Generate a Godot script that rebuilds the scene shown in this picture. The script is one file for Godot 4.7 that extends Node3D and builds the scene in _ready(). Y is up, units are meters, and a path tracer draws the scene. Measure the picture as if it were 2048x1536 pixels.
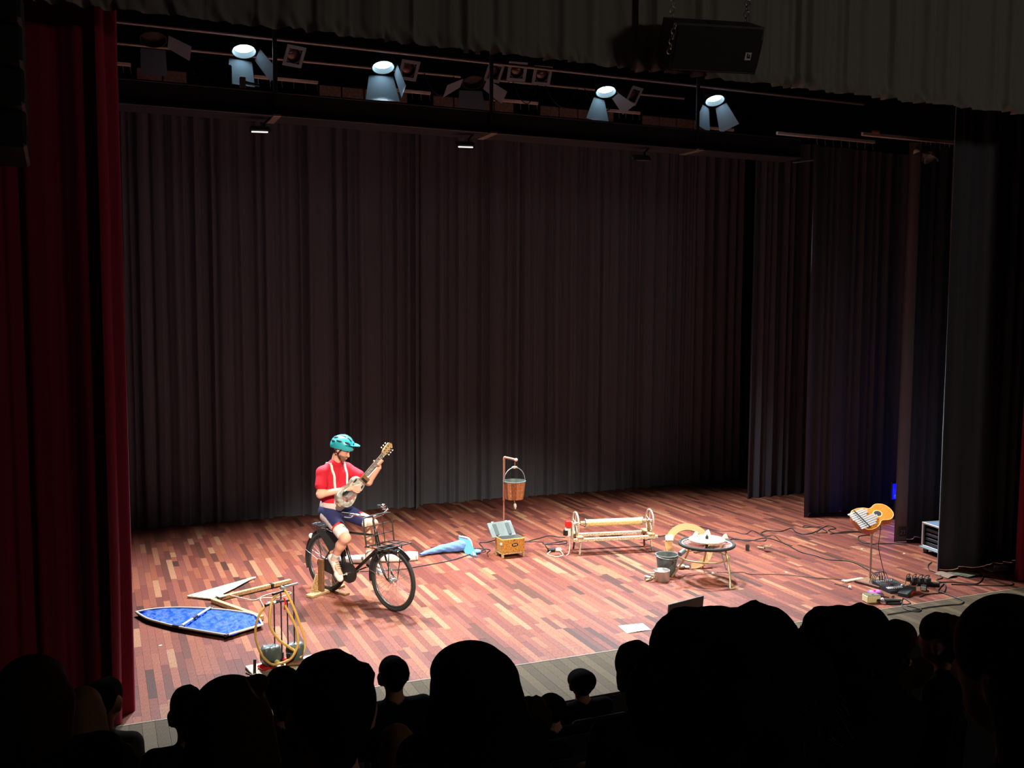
extends Node3D
# A theatre stage seen from the raked seats: y is up, metres, stage floor at y = 0, stage depth towards -z.

var rng := RandomNumberGenerator.new()
var taken := {}
var mats := {}
var M := {}

# ---------------------------------------------------------------- mesh builder
class MB:
	var v := PackedVector3Array()
	var n := PackedVector3Array()
	var c := PackedColorArray()
	var col := Color.WHITE
	var tinted := false
	func tint(k: Color) -> void:
		col = k.srgb_to_linear(); tinted = true
	func tri(a: Vector3, b: Vector3, d: Vector3, na: Vector3, nb: Vector3, nd: Vector3) -> void:
		if (b - a).cross(d - a).dot(na + nb + nd) > 0.0:
			var t := b; b = d; d = t
			var m := nb; nb = nd; nd = m
		v.append(a); v.append(b); v.append(d)
		n.append(na); n.append(nb); n.append(nd)
		c.append(col); c.append(col); c.append(col)
	func quad(a: Vector3, b: Vector3, d: Vector3, e: Vector3, na: Vector3, nb: Vector3, nd: Vector3, ne: Vector3) -> void:
		tri(a, b, d, na, nb, nd); tri(a, d, e, na, nd, ne)
	func flat(a: Vector3, b: Vector3, d: Vector3, e: Vector3, out: Vector3) -> void:
		var m := (b - a).cross(d - a)
		if m.length() < 1e-12: m = (d - a).cross(e - a)
		m = m.normalized()
		if m.dot(out) < 0: m = -m
		quad(a, b, d, e, m, m, m, m)
	func box(at: Vector3, size: Vector3, bs := Basis(), bev := 0.0) -> void:
		var h := size * 0.5
		bev = minf(bev, minf(h.x, minf(h.y, h.z)) * 0.9)
		for ax in 3:
			var u := (ax + 1) % 3
			var w := (ax + 2) % 3
			for s in [-1.0, 1.0]:
				var q := []
				for k in [[-1, -1], [1, -1], [1, 1], [-1, 1]]:
					var p := Vector3()
					p[ax] = s * h[ax]; p[u] = k[0] * (h[u] - bev); p[w] = k[1] * (h[w] - bev)
					q.append(at + bs * p)
				var m := Vector3(); m[ax] = s
				m = bs * m
				quad(q[0], q[1], q[2], q[3], m, m, m, m)
			if bev > 0.0:
				for su in [-1.0, 1.0]:
					for sw in [-1.0, 1.0]:
						var q := []
						for k in [[-1, 0], [1, 0], [1, 1], [-1, 1]]:
							var p := Vector3()
							p[ax] = k[0] * (h[ax] - bev)
							p[u] = su * (h[u] - (bev if k[1] == 1 else 0.0)); p[w] = sw * (h[w] - (0.0 if k[1] == 1 else bev))
							q.append(at + bs * p)
						var m := Vector3(); m[u] = su; m[w] = sw
						m = (bs * m).normalized()
						quad(q[0], q[1], q[2], q[3], m, m, m, m)
		if bev > 0.0:
			for sx in [-1.0, 1.0]:
				for sy in [-1.0, 1.0]:
					for sz in [-1.0, 1.0]:
						var m := (bs * Vector3(sx, sy, sz)).normalized()
						tri(at + bs * Vector3(sx * h.x, sy * (h.y - bev), sz * (h.z - bev)), at + bs * Vector3(sx * (h.x - bev), sy * h.y, sz * (h.z - bev)), at + bs * Vector3(sx * (h.x - bev), sy * (h.y - bev), sz * h.z), m, m, m)
	func bar(a: Vector3, b: Vector3, w: float, t: float, side := Vector3.UP, bev := 0.003) -> void:
		var z := (b - a).normalized()
		var x := side.cross(z)
		if x.length() < 0.01: x = Vector3.RIGHT.cross(z)
		x = x.normalized()
		box((a + b) * 0.5, Vector3(w, t, a.distance_to(b)), Basis(x, z.cross(x), z), bev)
	func tube(p: Array, r, sides := 8, closed := false, caps := true, flatten := 1.0, upv := Vector3.ZERO) -> void:
		var cnt := p.size()
		var rings := []
		var side := Vector3()
		for i in cnt:
			var a: Vector3 = p[(i - 1 + cnt) % cnt] if closed else p[maxi(i - 1, 0)]
			var b: Vector3 = p[(i + 1) % cnt] if closed else p[mini(i + 1, cnt - 1)]
			var t := (b - a).normalized()
			if i == 0:
				side = t.cross(upv if upv != Vector3.ZERO else (Vector3.UP if absf(t.y) < 0.9 else Vector3.RIGHT)).normalized()
			else:
				if upv != Vector3.ZERO: side = t.cross(upv)
				side = (side - t * side.dot(t)).normalized()
			var o := side.cross(t)
			var rr: float = r[i] if r is Array else r
			var ring := []
			for k in sides:
				var an := TAU * k / sides
				var d := side * cos(an) + o * sin(an) * flatten
				ring.append([p[i] + d * rr, (side * cos(an) + o * sin(an) / maxf(flatten, 0.1)).normalized()])
			rings.append(ring)
		for i in (cnt if closed else cnt - 1):
			var A: Array = rings[i]
			var B: Array = rings[(i + 1) % cnt]
			for k in sides:
				var l := (k + 1) % sides
				quad(A[k][0], A[l][0], B[l][0], B[k][0], A[k][1], A[l][1], B[l][1], B[k][1])
		if caps and not closed:
			for e in [0, cnt - 1]:
				var m: Vector3 = (p[0] - p[1]).normalized() if e == 0 else (p[cnt - 1] - p[cnt - 2]).normalized()
				for k in sides: tri(p[e], rings[e][k][0], rings[e][(k + 1) % sides][0], m, m, m)
	func cyl(a: Vector3, b: Vector3, r0: float, r1 := -1.0, sides := 16, caps := true) -> void:
		tube([a, b], [r0, r0 if r1 < 0 else r1], sides, false, caps)
	func ring(at: Vector3, axis: Vector3, R: float, r: float, segs := 32, sides := 8, from := 0.0, to := TAU, flatten := 1.0) -> void:
		var b := MB.frame(axis)
		var p := []
		var full := absf(to - from) > TAU - 0.01
		var cnt := segs if full else segs + 1
		for i in cnt:
			var an := from + (to - from) * i / segs
			p.append(at + (b.x * cos(an) + b.y * sin(an)) * R)
		tube(p, r, sides, full, true, flatten, b.z)
	static func frame(axis: Vector3) -> Basis:
		var z := axis.normalized()
		var x := (Vector3.UP if absf(z.y) < 0.9 else Vector3.RIGHT).cross(z).normalized()
		return Basis(x, z.cross(x), z)
	func lathe(prof: Array, xf := Transform3D(), sides := 24, from := 0.0, to := TAU) -> void:
		var cnt := prof.size()
		var sn := []
		for i in cnt - 1:
			var d: Vector2 = prof[i + 1] - prof[i]
			sn.append(Vector2(d.y, -d.x).normalized())
		for i in cnt - 1:
			var n0: Vector2 = sn[i]
			var n1: Vector2 = sn[i]
			if i > 0 and sn[i - 1].dot(sn[i]) > 0.6: n0 = (sn[i - 1] + sn[i]).normalized()
			if i < cnt - 2 and sn[i + 1].dot(sn[i]) > 0.6: n1 = (sn[i + 1] + sn[i]).normalized()
			for k in sides:
				var a0 := from + (to - from) * k / sides
				var a1 := from + (to - from) * (k + 1) / sides
				var q := []
				var m := []
				for e in [[prof[i], n0, a0], [prof[i], n0, a1], [prof[i + 1], n1, a1], [prof[i + 1], n1, a0]]:
					q.append(xf * Vector3(e[0].x * cos(e[2]), e[0].y, e[0].x * sin(e[2])))
					m.append((xf.basis * Vector3(e[1].x * cos(e[2]), e[1].y, e[1].x * sin(e[2]))).normalized())
				if prof[i].x < 1e-5: tri(q[0], q[2], q[3], m[0], m[2], m[3])
				elif prof[i + 1].x < 1e-5: tri(q[0], q[1], q[2], m[0], m[1], m[2])
				else: quad(q[0], q[1], q[2], q[3], m[0], m[1], m[2], m[3])
	func ball(at: Vector3, r, bs := Basis(), seg := 16, lo := -1.0, hi := 1.0) -> void:
		var R: Vector3 = r if r is Vector3 else Vector3.ONE * r
		var rows := maxi(seg / 2, 4)
		for i in rows:
			for k in seg:
				var q := []
				var m := []
				for e in [[i, k], [i, k + 1], [i + 1, k + 1], [i + 1, k]]:
					var la := (lo + (hi - lo) * float(e[0]) / rows) * PI / 2
					var lo2: float = TAU * e[1] / seg
					var d := Vector3(cos(la) * cos(lo2), sin(la), cos(la) * sin(lo2))
					q.append(at + bs * (d * R)); m.append((bs * (d / R)).normalized())
				quad(q[0], q[1], q[2], q[3], m[0], m[1], m[2], m[3])
	func slab(poly: PackedVector2Array, depth: float, xf := Transform3D()) -> void:
		var idx := Geometry2D.triangulate_polygon(poly)
		for s in [-0.5, 0.5]:
			var m: Vector3 = xf.basis.z.normalized() * (1.0 if s > 0 else -1.0)
			for i in range(0, idx.size(), 3):
				var q := []
				for k in 3: q.append(xf * Vector3(poly[idx[i + k]].x, poly[idx[i + k]].y, depth * s))
				tri(q[0], q[1], q[2], m, m, m)
		var area := 0.0
		for i in poly.size(): area += poly[i].cross(poly[(i + 1) % poly.size()])
		var ccw := area > 0.0
		for i in poly.size():
			var a := poly[i]
			var b := poly[(i + 1) % poly.size()]
			var o := (b - a).normalized()
			var w := Vector3(o.y, -o.x, 0) if ccw else Vector3(-o.y, o.x, 0)
			flat(xf * Vector3(a.x, a.y, -depth / 2), xf * Vector3(b.x, b.y, -depth / 2), xf * Vector3(b.x, b.y, depth / 2), xf * Vector3(a.x, a.y, depth / 2), xf.basis * w)
	func sheet(f: Callable, nu: int, nv: int) -> void:
		var P := []
		for j in nv + 1:
			for i in nu + 1: P.append(f.call(float(i) / nu, float(j) / nv))
		var N := []
		for j in nv + 1:
			for i in nu + 1:
				var du: Vector3 = P[j * (nu + 1) + mini(i + 1, nu)] - P[j * (nu + 1) + maxi(i - 1, 0)]
				var dv: Vector3 = P[mini(j + 1, nv) * (nu + 1) + i] - P[maxi(j - 1, 0) * (nu + 1) + i]
				N.append(du.cross(dv).normalized())
		for j in nv:
			for i in nu:
				var a := j * (nu + 1) + i
				var b := a + nu + 1
				quad(P[a], P[a + 1], P[b + 1], P[b], N[a], N[a + 1], N[b + 1], N[b])
	func mesh() -> ArrayMesh:
		var arr := []
		arr.resize(Mesh.ARRAY_MAX)
		arr[Mesh.ARRAY_VERTEX] = v
		arr[Mesh.ARRAY_NORMAL] = n
		if tinted: arr[Mesh.ARRAY_COLOR] = c
		var m := ArrayMesh.new()
		m.add_surface_from_arrays(Mesh.PRIMITIVE_TRIANGLES, arr)
		return m

# ---------------------------------------------------------------- smooth bodies: joined tapered capsules meshed as surface nets
func field(bones: Array, p: Vector3, k: float) -> float:
	var d := 9.0
	for b in bones:
		var a: Vector3 = b[0]
		var e: Vector3 = b[1]
		var ab := e - a
		var t := clampf((p - a).dot(ab) / maxf(ab.length_squared(), 1e-9), 0, 1)
		var q := p.distance_to(a + ab * t) - lerpf(b[2], b[3], t)
		var h := maxf(k - absf(d - q), 0.0) / k
		d = minf(d, q) - h * h * k * 0.25
	return d

func nets(bones: Array, cell: float, k: float) -> Dictionary:
	var lo := Vector3.ONE * 1e9
	var hi := -lo
	for b in bones:
		for e in 2:
			lo = lo.min(b[e] - Vector3.ONE * (b[2 + e] + cell * 3)); hi = hi.max(b[e] + Vector3.ONE * (b[2 + e] + cell * 3))
	var nx := int((hi.x - lo.x) / cell) + 2
	var ny := int((hi.y - lo.y) / cell) + 2
	var nz := int((hi.z - lo.z) / cell) + 2
	var g := PackedFloat32Array(); g.resize(nx * ny * nz); g.fill(9.0)
	var near := PackedFloat32Array(); near.resize(nx * ny * nz); near.fill(9.0)
	var who := PackedInt32Array(); who.resize(nx * ny * nz)
	var bi := 0
	for b in bones:
		var a: Vector3 = b[0]
		var e: Vector3 = b[1]
		var ra: float = b[2]
		var rb: float = b[3]
		var ab := e - a
		var ll := maxf(ab.length_squared(), 1e-9)
		var mg := maxf(ra, rb) + k * 0.5 + cell * 2.5
		var l: Vector3 = ((a.min(e) - Vector3.ONE * mg - lo) / cell).floor()
		var u: Vector3 = ((a.max(e) + Vector3.ONE * mg - lo) / cell).ceil()
		for z in range(maxi(int(l.z), 0), mini(int(u.z), nz - 1) + 1):
			for y in range(maxi(int(l.y), 0), mini(int(u.y), ny - 1) + 1):
				var row := (z * ny + y) * nx
				for x in range(maxi(int(l.x), 0), mini(int(u.x), nx - 1) + 1):
					var p := lo + Vector3(x, y, z) * cell
					var t := clampf((p - a).dot(ab) / ll, 0.0, 1.0)
					var q := p.distance_to(a + ab * t) - lerpf(ra, rb, t)
					var o := g[row + x]
					var h := maxf(k - absf(o - q), 0.0) / k
					g[row + x] = minf(o, q) - h * h * k * 0.25
					if q < near[row + x]:
						near[row + x] = q; who[row + x] = bi
		bi += 1
	var V := PackedVector3Array()
	var N := PackedVector3Array()
	var W := PackedInt32Array()
	var id := PackedInt32Array(); id.resize(nx * ny * nz); id.fill(-1)
	var off := [0, 1, nx, nx + 1, nx * ny, nx * ny + 1, nx * ny + nx, nx * ny + nx + 1]
	var cells := PackedInt32Array()
	for z in nz - 1:
		for y in ny - 1:
			var row := (z * ny + y) * nx
			for x in nx - 1:
				var i := row + x
				var g0 := g[i]
				if g0 > 0.5: continue
				if absf(g0) > cell * 2.2: continue
				var neg := 0
				for o in 8:
					if g[i + off[o]] < 0: neg += 1
				if neg == 0 or neg == 8: continue
				var s := Vector3()
				var cnt := 0
				for o in 8:
					for ax in 3:
						var bit := 1 << ax
						if o & bit: continue
						var g1 := g[i + off[o]]
						var g2 := g[i + off[o | bit]]
						if (g1 < 0) == (g2 < 0): continue
						var q := Vector3(o & 1, (o >> 1) & 1, (o >> 2) & 1)
						q[ax] += g1 / (g1 - g2)
						s += q; cnt += 1
				s /= cnt
				var gr := Vector3(g[i + off[1]] + g[i + off[3]] + g[i + off[5]] + g[i + off[7]] - g[i] - g[i + off[2]] - g[i + off[4]] - g[i + off[6]],
					g[i + off[2]] + g[i + off[3]] + g[i + off[6]] + g[i + off[7]] - g[i] - g[i + off[1]] - g[i + off[4]] - g[i + off[5]],
					g[i + off[4]] + g[i + off[5]] + g[i + off[6]] + g[i + off[7]] - g[i] - g[i + off[1]] - g[i + off[2]] - g[i + off[3]])
				id[i] = V.size()
				V.append(lo + (Vector3(x, y, z) + s) * cell); N.append(gr.normalized()); W.append(who[i])
				cells.append(i)
	var I := PackedInt32Array()
	var st := [1, nx, nx * ny]
	for i in cells:
		for ax in 3:
			var j: int = i + st[ax]
			if (g[i] < 0) == (g[j] < 0): continue
			var s1: int = st[(ax + 1) % 3]
			var s2: int = st[(ax + 2) % 3]
			var A := id[i]
			var B := id[i - s1]
			var C := id[i - s1 - s2]
			var D := id[i - s2]
			if A < 0 or B < 0 or C < 0 or D < 0: continue
			I.append_array([A, B, C, A, C, D])
	for t in range(0, I.size(), 3):
		var a := V[I[t]]
		if (V[I[t + 1]] - a).cross(V[I[t + 2]] - a).dot(N[I[t]] + N[I[t + 1]] + N[I[t + 2]]) > 0:
			var q := I[t + 1]; I[t + 1] = I[t + 2]; I[t + 2] = q
	return {"v": V, "n": N, "w": W, "i": I}

func net_mesh(r: Dictionary, paint = null) -> ArrayMesh:   # paint(point, bone) gives an sRGB colour
	var arr := []
	arr.resize(Mesh.ARRAY_MAX)
	arr[Mesh.ARRAY_VERTEX] = r.v; arr[Mesh.ARRAY_NORMAL] = r.n; arr[Mesh.ARRAY_INDEX] = r.i
	if paint != null:
		var c := PackedColorArray()
		for i in r.v.size():
			var k: Color = paint.call(r.v[i], r.w[i])
			c.append(k.srgb_to_linear())
		arr[Mesh.ARRAY_COLOR] = c
	var m := ArrayMesh.new()
	m.add_surface_from_arrays(Mesh.PRIMITIVE_TRIANGLES, arr)
	return m

# ---------------------------------------------------------------- scene helpers
func numbered(called: String) -> String:
	if not taken.has(called):
		taken[called] = 0
		return called
	taken[called] += 1
	return "%s_%03d" % [called, taken[called]]

func tag(o, label: String, category: String, group := "", kind := ""):
	if label: o.set_meta("label", label)
	if category: o.set_meta("category", category)
	if group: o.set_meta("group", group)
	if kind: o.set_meta("kind", kind)
	return o

func thing(called: String, label: String, category: String, at := Vector3.ZERO, bs := Basis(), group := "") -> Node3D:
	var o := Node3D.new()
	o.name = numbered(called)
	add_child(o)
	o.transform = Transform3D(bs, at)
	return tag(o, label, category, group)

func part(called: String, mesh, m: Material, parent: Node = null, at := Transform3D()) -> MeshInstance3D:
	var o := MeshInstance3D.new()
	o.mesh = mesh.mesh() if mesh is MB else mesh
	o.material_override = m
	o.cast_shadow = GeometryInstance3D.SHADOW_CASTING_SETTING_ON
	o.transform = at
	if parent == null or parent == self:
		o.name = numbered(called); add_child(o)
	else:
		o.name = called; parent.add_child(o, true)
	return o

func struct(called: String, mesh, m: Material) -> MeshInstance3D:
	var o := part(called, mesh, m)
	o.set_meta("kind", "structure")
	return o

func copy(o: Node3D, called: String) -> Node3D:
	var r: Node3D = o.duplicate()
	r.name = numbered(called)
	add_child(r)
	return r

func bx(at: Vector3, size: Vector3, bs := Basis(), bev := 0.0) -> MB:
	var b := MB.new(); b.box(at, size, bs, bev); return b
func cy(a: Vector3, b: Vector3, r0: float, r1 := -1.0, sides := 16) -> MB:
	var m := MB.new(); m.cyl(a, b, r0, r1, sides); return m
func tb(p: Array, r, sides := 8, closed := false) -> MB:
	var m := MB.new(); m.tube(p, r, sides, closed); return m
func smooth(p: Array, per := 5, closed := false) -> Array:
	var o := []
	var cnt := p.size()
	for i in (cnt if closed else cnt - 1):
		var a: Vector3 = p[(i - 1 + cnt) % cnt] if closed else p[maxi(i - 1, 0)]
		var b: Vector3 = p[i]
		var c: Vector3 = p[(i + 1) % cnt]
		var d: Vector3 = p[(i + 2) % cnt] if closed else p[mini(i + 2, cnt - 1)]
		for s in per: o.append(b.cubic_interpolate(c, a, d, float(s) / per))
	if not closed: o.append(p[cnt - 1])
	return o
func yaw(deg: float) -> Basis: return Basis(Vector3.UP, deg_to_rad(deg))

func noise_tex(seed_: int, freq: float, a: Color, b: Color, w := 256, h := 256, oct := 4) -> NoiseTexture2D:
	var f := FastNoiseLite.new()
	f.seed = seed_; f.frequency = freq; f.fractal_octaves = oct
	f.noise_type = FastNoiseLite.TYPE_SIMPLEX_SMOOTH
	var t := NoiseTexture2D.new()
	t.width = w; t.height = h; t.seamless = true; t.noise = f
	var r := Gradient.new()
	r.set_color(0, a); r.set_color(1, b)
	t.color_ramp = r
	return t

func mat(c: Color, rough := 0.6, metal := 0.0, tex: Texture2D = null, scale := Vector3.ONE, world := false) -> StandardMaterial3D:
	var m := StandardMaterial3D.new()
	m.albedo_color = c; m.roughness = rough; m.metallic = metal
	if tex:
		m.albedo_texture = tex; m.uv1_triplanar = true; m.uv1_world_triplanar = world; m.uv1_scale = scale
	return m
func vmat(rough := 0.7, tex: Texture2D = null, scale := Vector3.ONE) -> StandardMaterial3D:
	var m := mat(Color.WHITE, rough, 0.0, tex, scale)
	m.vertex_color_use_as_albedo = true
	return m
func glow(c: Color, e: float) -> StandardMaterial3D:
	var m := mat(c, 0.4)
	m.emission_enabled = true; m.emission = c; m.emission_energy_multiplier = e
	return m
func spot(parent: Node, at: Vector3, aim: Vector3, c: Color, energy: float, angle: float, size: float, soft := 1.0) -> SpotLight3D:
	var l := SpotLight3D.new()
	l.name = "light"
	parent.add_child(l, true)
	l.look_at_from_position(at, aim, Vector3.UP if absf((aim - at).normalized().y) < 0.95 else Vector3.BACK)
	l.light_color = c; l.light_energy = energy; l.spot_angle = angle; l.spot_range = 40.0; l.spot_attenuation = 2.0
	l.spot_angle_attenuation = soft; l.light_size = size; l.shadow_enabled = true
	return l

func _ready() -> void:
	rng.seed = 11
	# ---- camera
	var cam := Camera3D.new()
	cam.name = "camera"
	add_child(cam)
	cam.fov = 43.23
	cam.near = 0.05
	cam.far = 80
	cam.basis = Basis(Vector3.UP, deg_to_rad(-23.164)) * Basis(Vector3.RIGHT, deg_to_rad(-4.686)) * Basis(Vector3.BACK, deg_to_rad(0.321))
	cam.position = Vector3(0, 3.45, 0)
	cam.current = true
	# ---- environment: a closed dark house, lit by its lamps and one added panel
	var we := WorldEnvironment.new()
	we.name = "environment"
	var env := Environment.new()
	env.background_mode = Environment.BG_COLOR
	env.background_color = Color.BLACK
	env.tonemap_mode = Environment.TONE_MAPPER_LINEAR
	env.tonemap_exposure = 1.2
	env.sdfgi_enabled = true; env.ssao_enabled = true; env.ssil_enabled = true
	we.environment = env
	add_child(we)
	# ---- lamps: backlight fresnels over the stage, profile spots front of house
	materials()
	stage_lamps()
	house_lamps()
	# ---- the place
	house()
	stage_floor()
	curtains()
	rigging()
	# ---- things on stage
	bicycle()
	bicycle_stand()
	performer()
	boat()
	sail_frame()
	pump_machine()
	cloth_roll()
	bucket_instrument()
	roller_bench()
	wheel_table()
	guitar_kalimba()
	electronics()
	stage_side()
	cables()
	# ---- the audience
	audience()

const BLUEWHITE := Color(0.94, 0.97, 1.0)
const WARM := Color(1.0, 0.95, 0.86)

func materials() -> void:
	var fib := noise_tex(3, 0.05, Color(0.72, 0.72, 0.72), Color(1, 1, 1), 256, 256, 5)
	var speck := noise_tex(9, 0.12, Color(0.82, 0.82, 0.82), Color(1, 1, 1), 256, 256, 3)
	M.grain = noise_tex(21, 0.025, Color(0.5, 0.45, 0.43), Color(1.0, 1.0, 1.0), 512, 512, 5)
	M.black_cloth = mat(Color(0.33, 0.33, 0.36), 0.95, 0, speck, Vector3(9, 2, 9), true)
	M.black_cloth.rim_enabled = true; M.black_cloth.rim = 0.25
	M.valance = mat(Color(0.54, 0.52, 0.495), 0.95, 0, speck, Vector3(8, 3, 8), true)
	M.red_cloth = mat(Color(0.6, 0.04, 0.2), 0.9, 0, speck, Vector3(9, 2, 9), true)
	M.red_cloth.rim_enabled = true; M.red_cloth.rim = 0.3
	M.wall = mat(Color(0.09, 0.085, 0.085), 0.95, 0, fib, Vector3(0.6, 0.6, 0.6), true)
	M.house_wall = mat(Color(0.5, 0.47, 0.44), 0.9, 0, fib, Vector3(0.6, 0.6, 0.6), true)
	M.house_floor = mat(Color(0.08, 0.075, 0.08), 0.95, 0, fib, Vector3(2, 2, 2), true)
	M.plank = vmat(0.55, M.grain, Vector3(16, 3, 1.3)); M.plank.uv1_world_triplanar = true; M.plank.uv1_triplanar = true
	M.plank.metallic_specular = 0.34
	M.joint = mat(Color(0.12, 0.07, 0.055), 0.9)
	M.black = mat(Color(0.07, 0.07, 0.075), 0.5)
	M.rubber = mat(Color(0.11, 0.115, 0.11), 0.8, 0, speck, Vector3(20, 20, 20))
	M.black_metal = mat(Color(0.1, 0.1, 0.105), 0.4, 0.2)
	M.rig_paint = mat(Color(0.2, 0.21, 0.23), 0.45, 0.2)
	M.steel = mat(Color(0.72, 0.72, 0.72), 0.35, 0.8)
	M.chrome = mat(Color(0.88, 0.88, 0.88), 0.16, 1.0)
	M.alu = mat(Color(0.8, 0.8, 0.79), 0.4, 0.85)
	M.pipe = mat(Color(0.6, 0.56, 0.52), 0.45, 0.5)
	M.white = mat(Color(0.92, 0.92, 0.9), 0.7, 0, speck, Vector3(6, 6, 6))
	M.white_cloth = mat(Color(0.95, 0.95, 0.93), 0.9, 0, speck, Vector3(8, 8, 8))
	M.pale_wood = mat(Color(0.86, 0.73, 0.52), 0.6, 0, M.grain, Vector3(3, 3, 3))
	M.light_wood = mat(Color(0.95, 0.91, 0.79), 0.6, 0, M.grain, Vector3(3, 3, 3))
	M.brown_wood = mat(Color(0.6, 0.42, 0.26), 0.6, 0, M.grain, Vector3(4, 4, 4))
	M.dark_wood = mat(Color(0.42, 0.22, 0.13), 0.6, 0, M.grain, Vector3(4, 4, 4))
	M.mdf = mat(Color(0.75, 0.56, 0.36), 0.8, 0, speck, Vector3(5, 5, 5))
	M.cable = mat(Color(0.1, 0.085, 0.08), 0.6)
	M.pale_cord = mat(Color(0.9, 0.8, 0.7), 0.6)
	M.grey_plastic = mat(Color(0.33, 0.37, 0.37), 0.5)
	M.red_plastic = mat(Color(0.8, 0.12, 0.1), 0.4)
	M.teal = mat(Color(0.2, 0.68, 0.72), 0.35)
	M.skin = vmat(0.6)
	M.cloth_v = vmat(0.85, speck, Vector3(14, 14, 14))
	M.hair = vmat(0.85, fib, Vector3(30, 6, 30)); M.hair.metallic_specular = 0.2
	M.audience = vmat(0.9, speck, Vector3(14, 14, 14)); M.audience.metallic_specular = 0.2
	M.barn = mat(Color(0.42, 0.45, 0.48), 0.7)
	M.lens = glow(Color(0.75, 0.92, 1.0), 14.0)
	M.hose = mat(Color(0.85, 0.68, 0.36), 0.35)

# ---------------------------------------------------------------- lamps
func fresnel(label: String, lens: Vector3, aim: Vector3, lit: bool, energy: float, doors: Array, turn: float) -> void:
	# head hangs by two tubes from the bar above; the lens looks along -y of the head
	var t := thing("fresnel_spotlight", label, "stage light", lens, Basis(), "fresnel spotlights in the rig")
	var dir := (aim - lens).normalized()
	var ax := (Vector3.RIGHT - dir * dir.x).normalized()
	var b := Basis(ax, -dir, ax.cross(-dir)) * yaw(turn)    # y away from the lens
	var hd := MB.new()
	hd.lathe([Vector2(0, 0.30), Vector2(0.1, 0.30), Vector2(0.145, 0.27), Vector2(0.155, 0.06), Vector2(0.165, 0.05), Vector2(0.165, 0.0), Vector2(0.15, 0.0), Vector2(0.142, 0.1)], Transform3D(b, Vector3.ZERO), 28)
	part("housing", hd, M.black_metal, t)
	var fins := MB.new()
	for k in 6: fins.lathe([Vector2(0.15, 0.1 + k * 0.027), Vector2(0.168, 0.1 + k * 0.027), Vector2(0.168, 0.108 + k * 0.027), Vector2(0.15, 0.108 + k * 0.027)], Transform3D(b, Vector3.ZERO), 24)
	part("cooling_fins", fins, M.black_metal, t)
	var lm := MB.new()
	lm.lathe([Vector2(0, 0.055), Vector2(0.07, 0.06), Vector2(0.14, 0.078)], Transform3D(b, Vector3.ZERO), 28)
	part("lens", lm, M.lens if lit else mat(Color(0.25, 0.22, 0.2), 0.15), t)
	for k in doors.size():
		var d: Array = doors[k]      # [which side, opening degrees, near width, far width, length]
		var s := yaw(90.0 * d[0])
		var e := Vector3(0, -0.012, -0.175)
		var o := deg_to_rad(d[1])
		var ln := Vector3(0, -cos(o), -sin(o))
		var f := MB.new()
		var nn := Vector3(0, sin(o), -cos(o)) * 0.002
		var q := [e + Vector3(-d[2] / 2, 0, 0), e + Vector3(d[2] / 2, 0, 0), e + ln * d[4] + Vector3(d[3] / 2, 0, 0), e + ln * d[4] - Vector3(d[3] / 2, 0, 0)]
		for sg in [-1.0, 1.0]:
			var w := []
			for p in q: w.append(b * (s * (p + nn * sg)))
			f.flat(w[0], w[1], w[2], w[3], b * (s * (nn * sg)))
		part("barn_door", f, M.barn, t)
	var yk := MB.new()
	var top := b * Vector3(0, 0.2, 0) + Vector3(0, 0.24, 0)
	for sx in [-1.0, 1.0]:
		var sd: Vector3 = b.x * 0.175 * sx + b * Vector3(0, 0.15, 0)
		yk.tube([sd, sd + Vector3(0, 0.12, 0), top + b.x * 0.1 * sx], 0.012, 6)
	yk.tube([top - b.x * 0.1, top + b.x * 0.1], 0.014, 6)
	part("yoke", yk, M.black_metal, t)
	var hg := MB.new()
	for sx in [-0.085, 0.085]:
		hg.box(Vector3(top.x + sx, top.y + 0.35, top.z), Vector3(0.075, 0.7, 0.05), Basis(), 0.006)
	part("hanger", hg, M.alu, t)
	if lit:
		spot(t, lens + dir * 0.3, aim, BLUEWHITE, energy, 43.0, 0.24, 1.0)

func stage_lamps() -> void:
	var z := -13.3
	var e := 105.0
	var d1 := [[0, 12, 0.3, 0.36, 0.34], [3, 35, 0.26, 0.3, 0.34]]
	fresnel("lit fresnel spotlight nearest the red curtain on the left, pale blue barn doors open", Vector3(1.86, 6.72, z), Vector3(2.0, 0, -10.7), true, e, d1, 8)
	fresnel("lit fresnel spotlight with wide glowing lens, second from the red curtain", Vector3(3.73, 6.7, z), Vector3(3.7, 0, -10.7), true, e, [[0, 10, 0.34, 0.48, 0.36], [3, 12, 0.24, 0.3, 0.36]], -4)
	fresnel("lit fresnel spotlight left of the hanging loudspeaker, barn doors splayed", Vector3(7.22, 6.68, z), Vector3(6.6, 0, -10.7), true, e, [[0, 14, 0.2, 0.44, 0.36], [3, 55, 0.16, 0.3, 0.3]], 10)
	fresnel("lit fresnel spotlight below the hanging loudspeaker, brightest barn door", Vector3(9.2, 6.72, z), Vector3(8.8, 0, -10.5), true, e, [[0, 20, 0.18, 0.44, 0.36], [3, 22, 0.2, 0.36, 0.4]], 25)
	fresnel("unlit fresnel spotlight with beige barn doors beside the red curtain", Vector3(0.75, 6.75, z), Vector3(0.9, 0, -10.5), false, 0, [[0, 14, 0.3, 0.32, 0.34], [3, 60, 0.26, 0.3, 0.3]], 0)
	fresnel("unlit fresnel spotlight with beige barn doors spread wide at centre", Vector3(5.06, 6.62, z), Vector3(5.0, 0, -10.5), false, 0, [[0, 14, 0.34, 0.44, 0.34], [3, 50, 0.24, 0.3, 0.34], [1, 60, 0.2, 0.3, 0.3]], -6)

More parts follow.
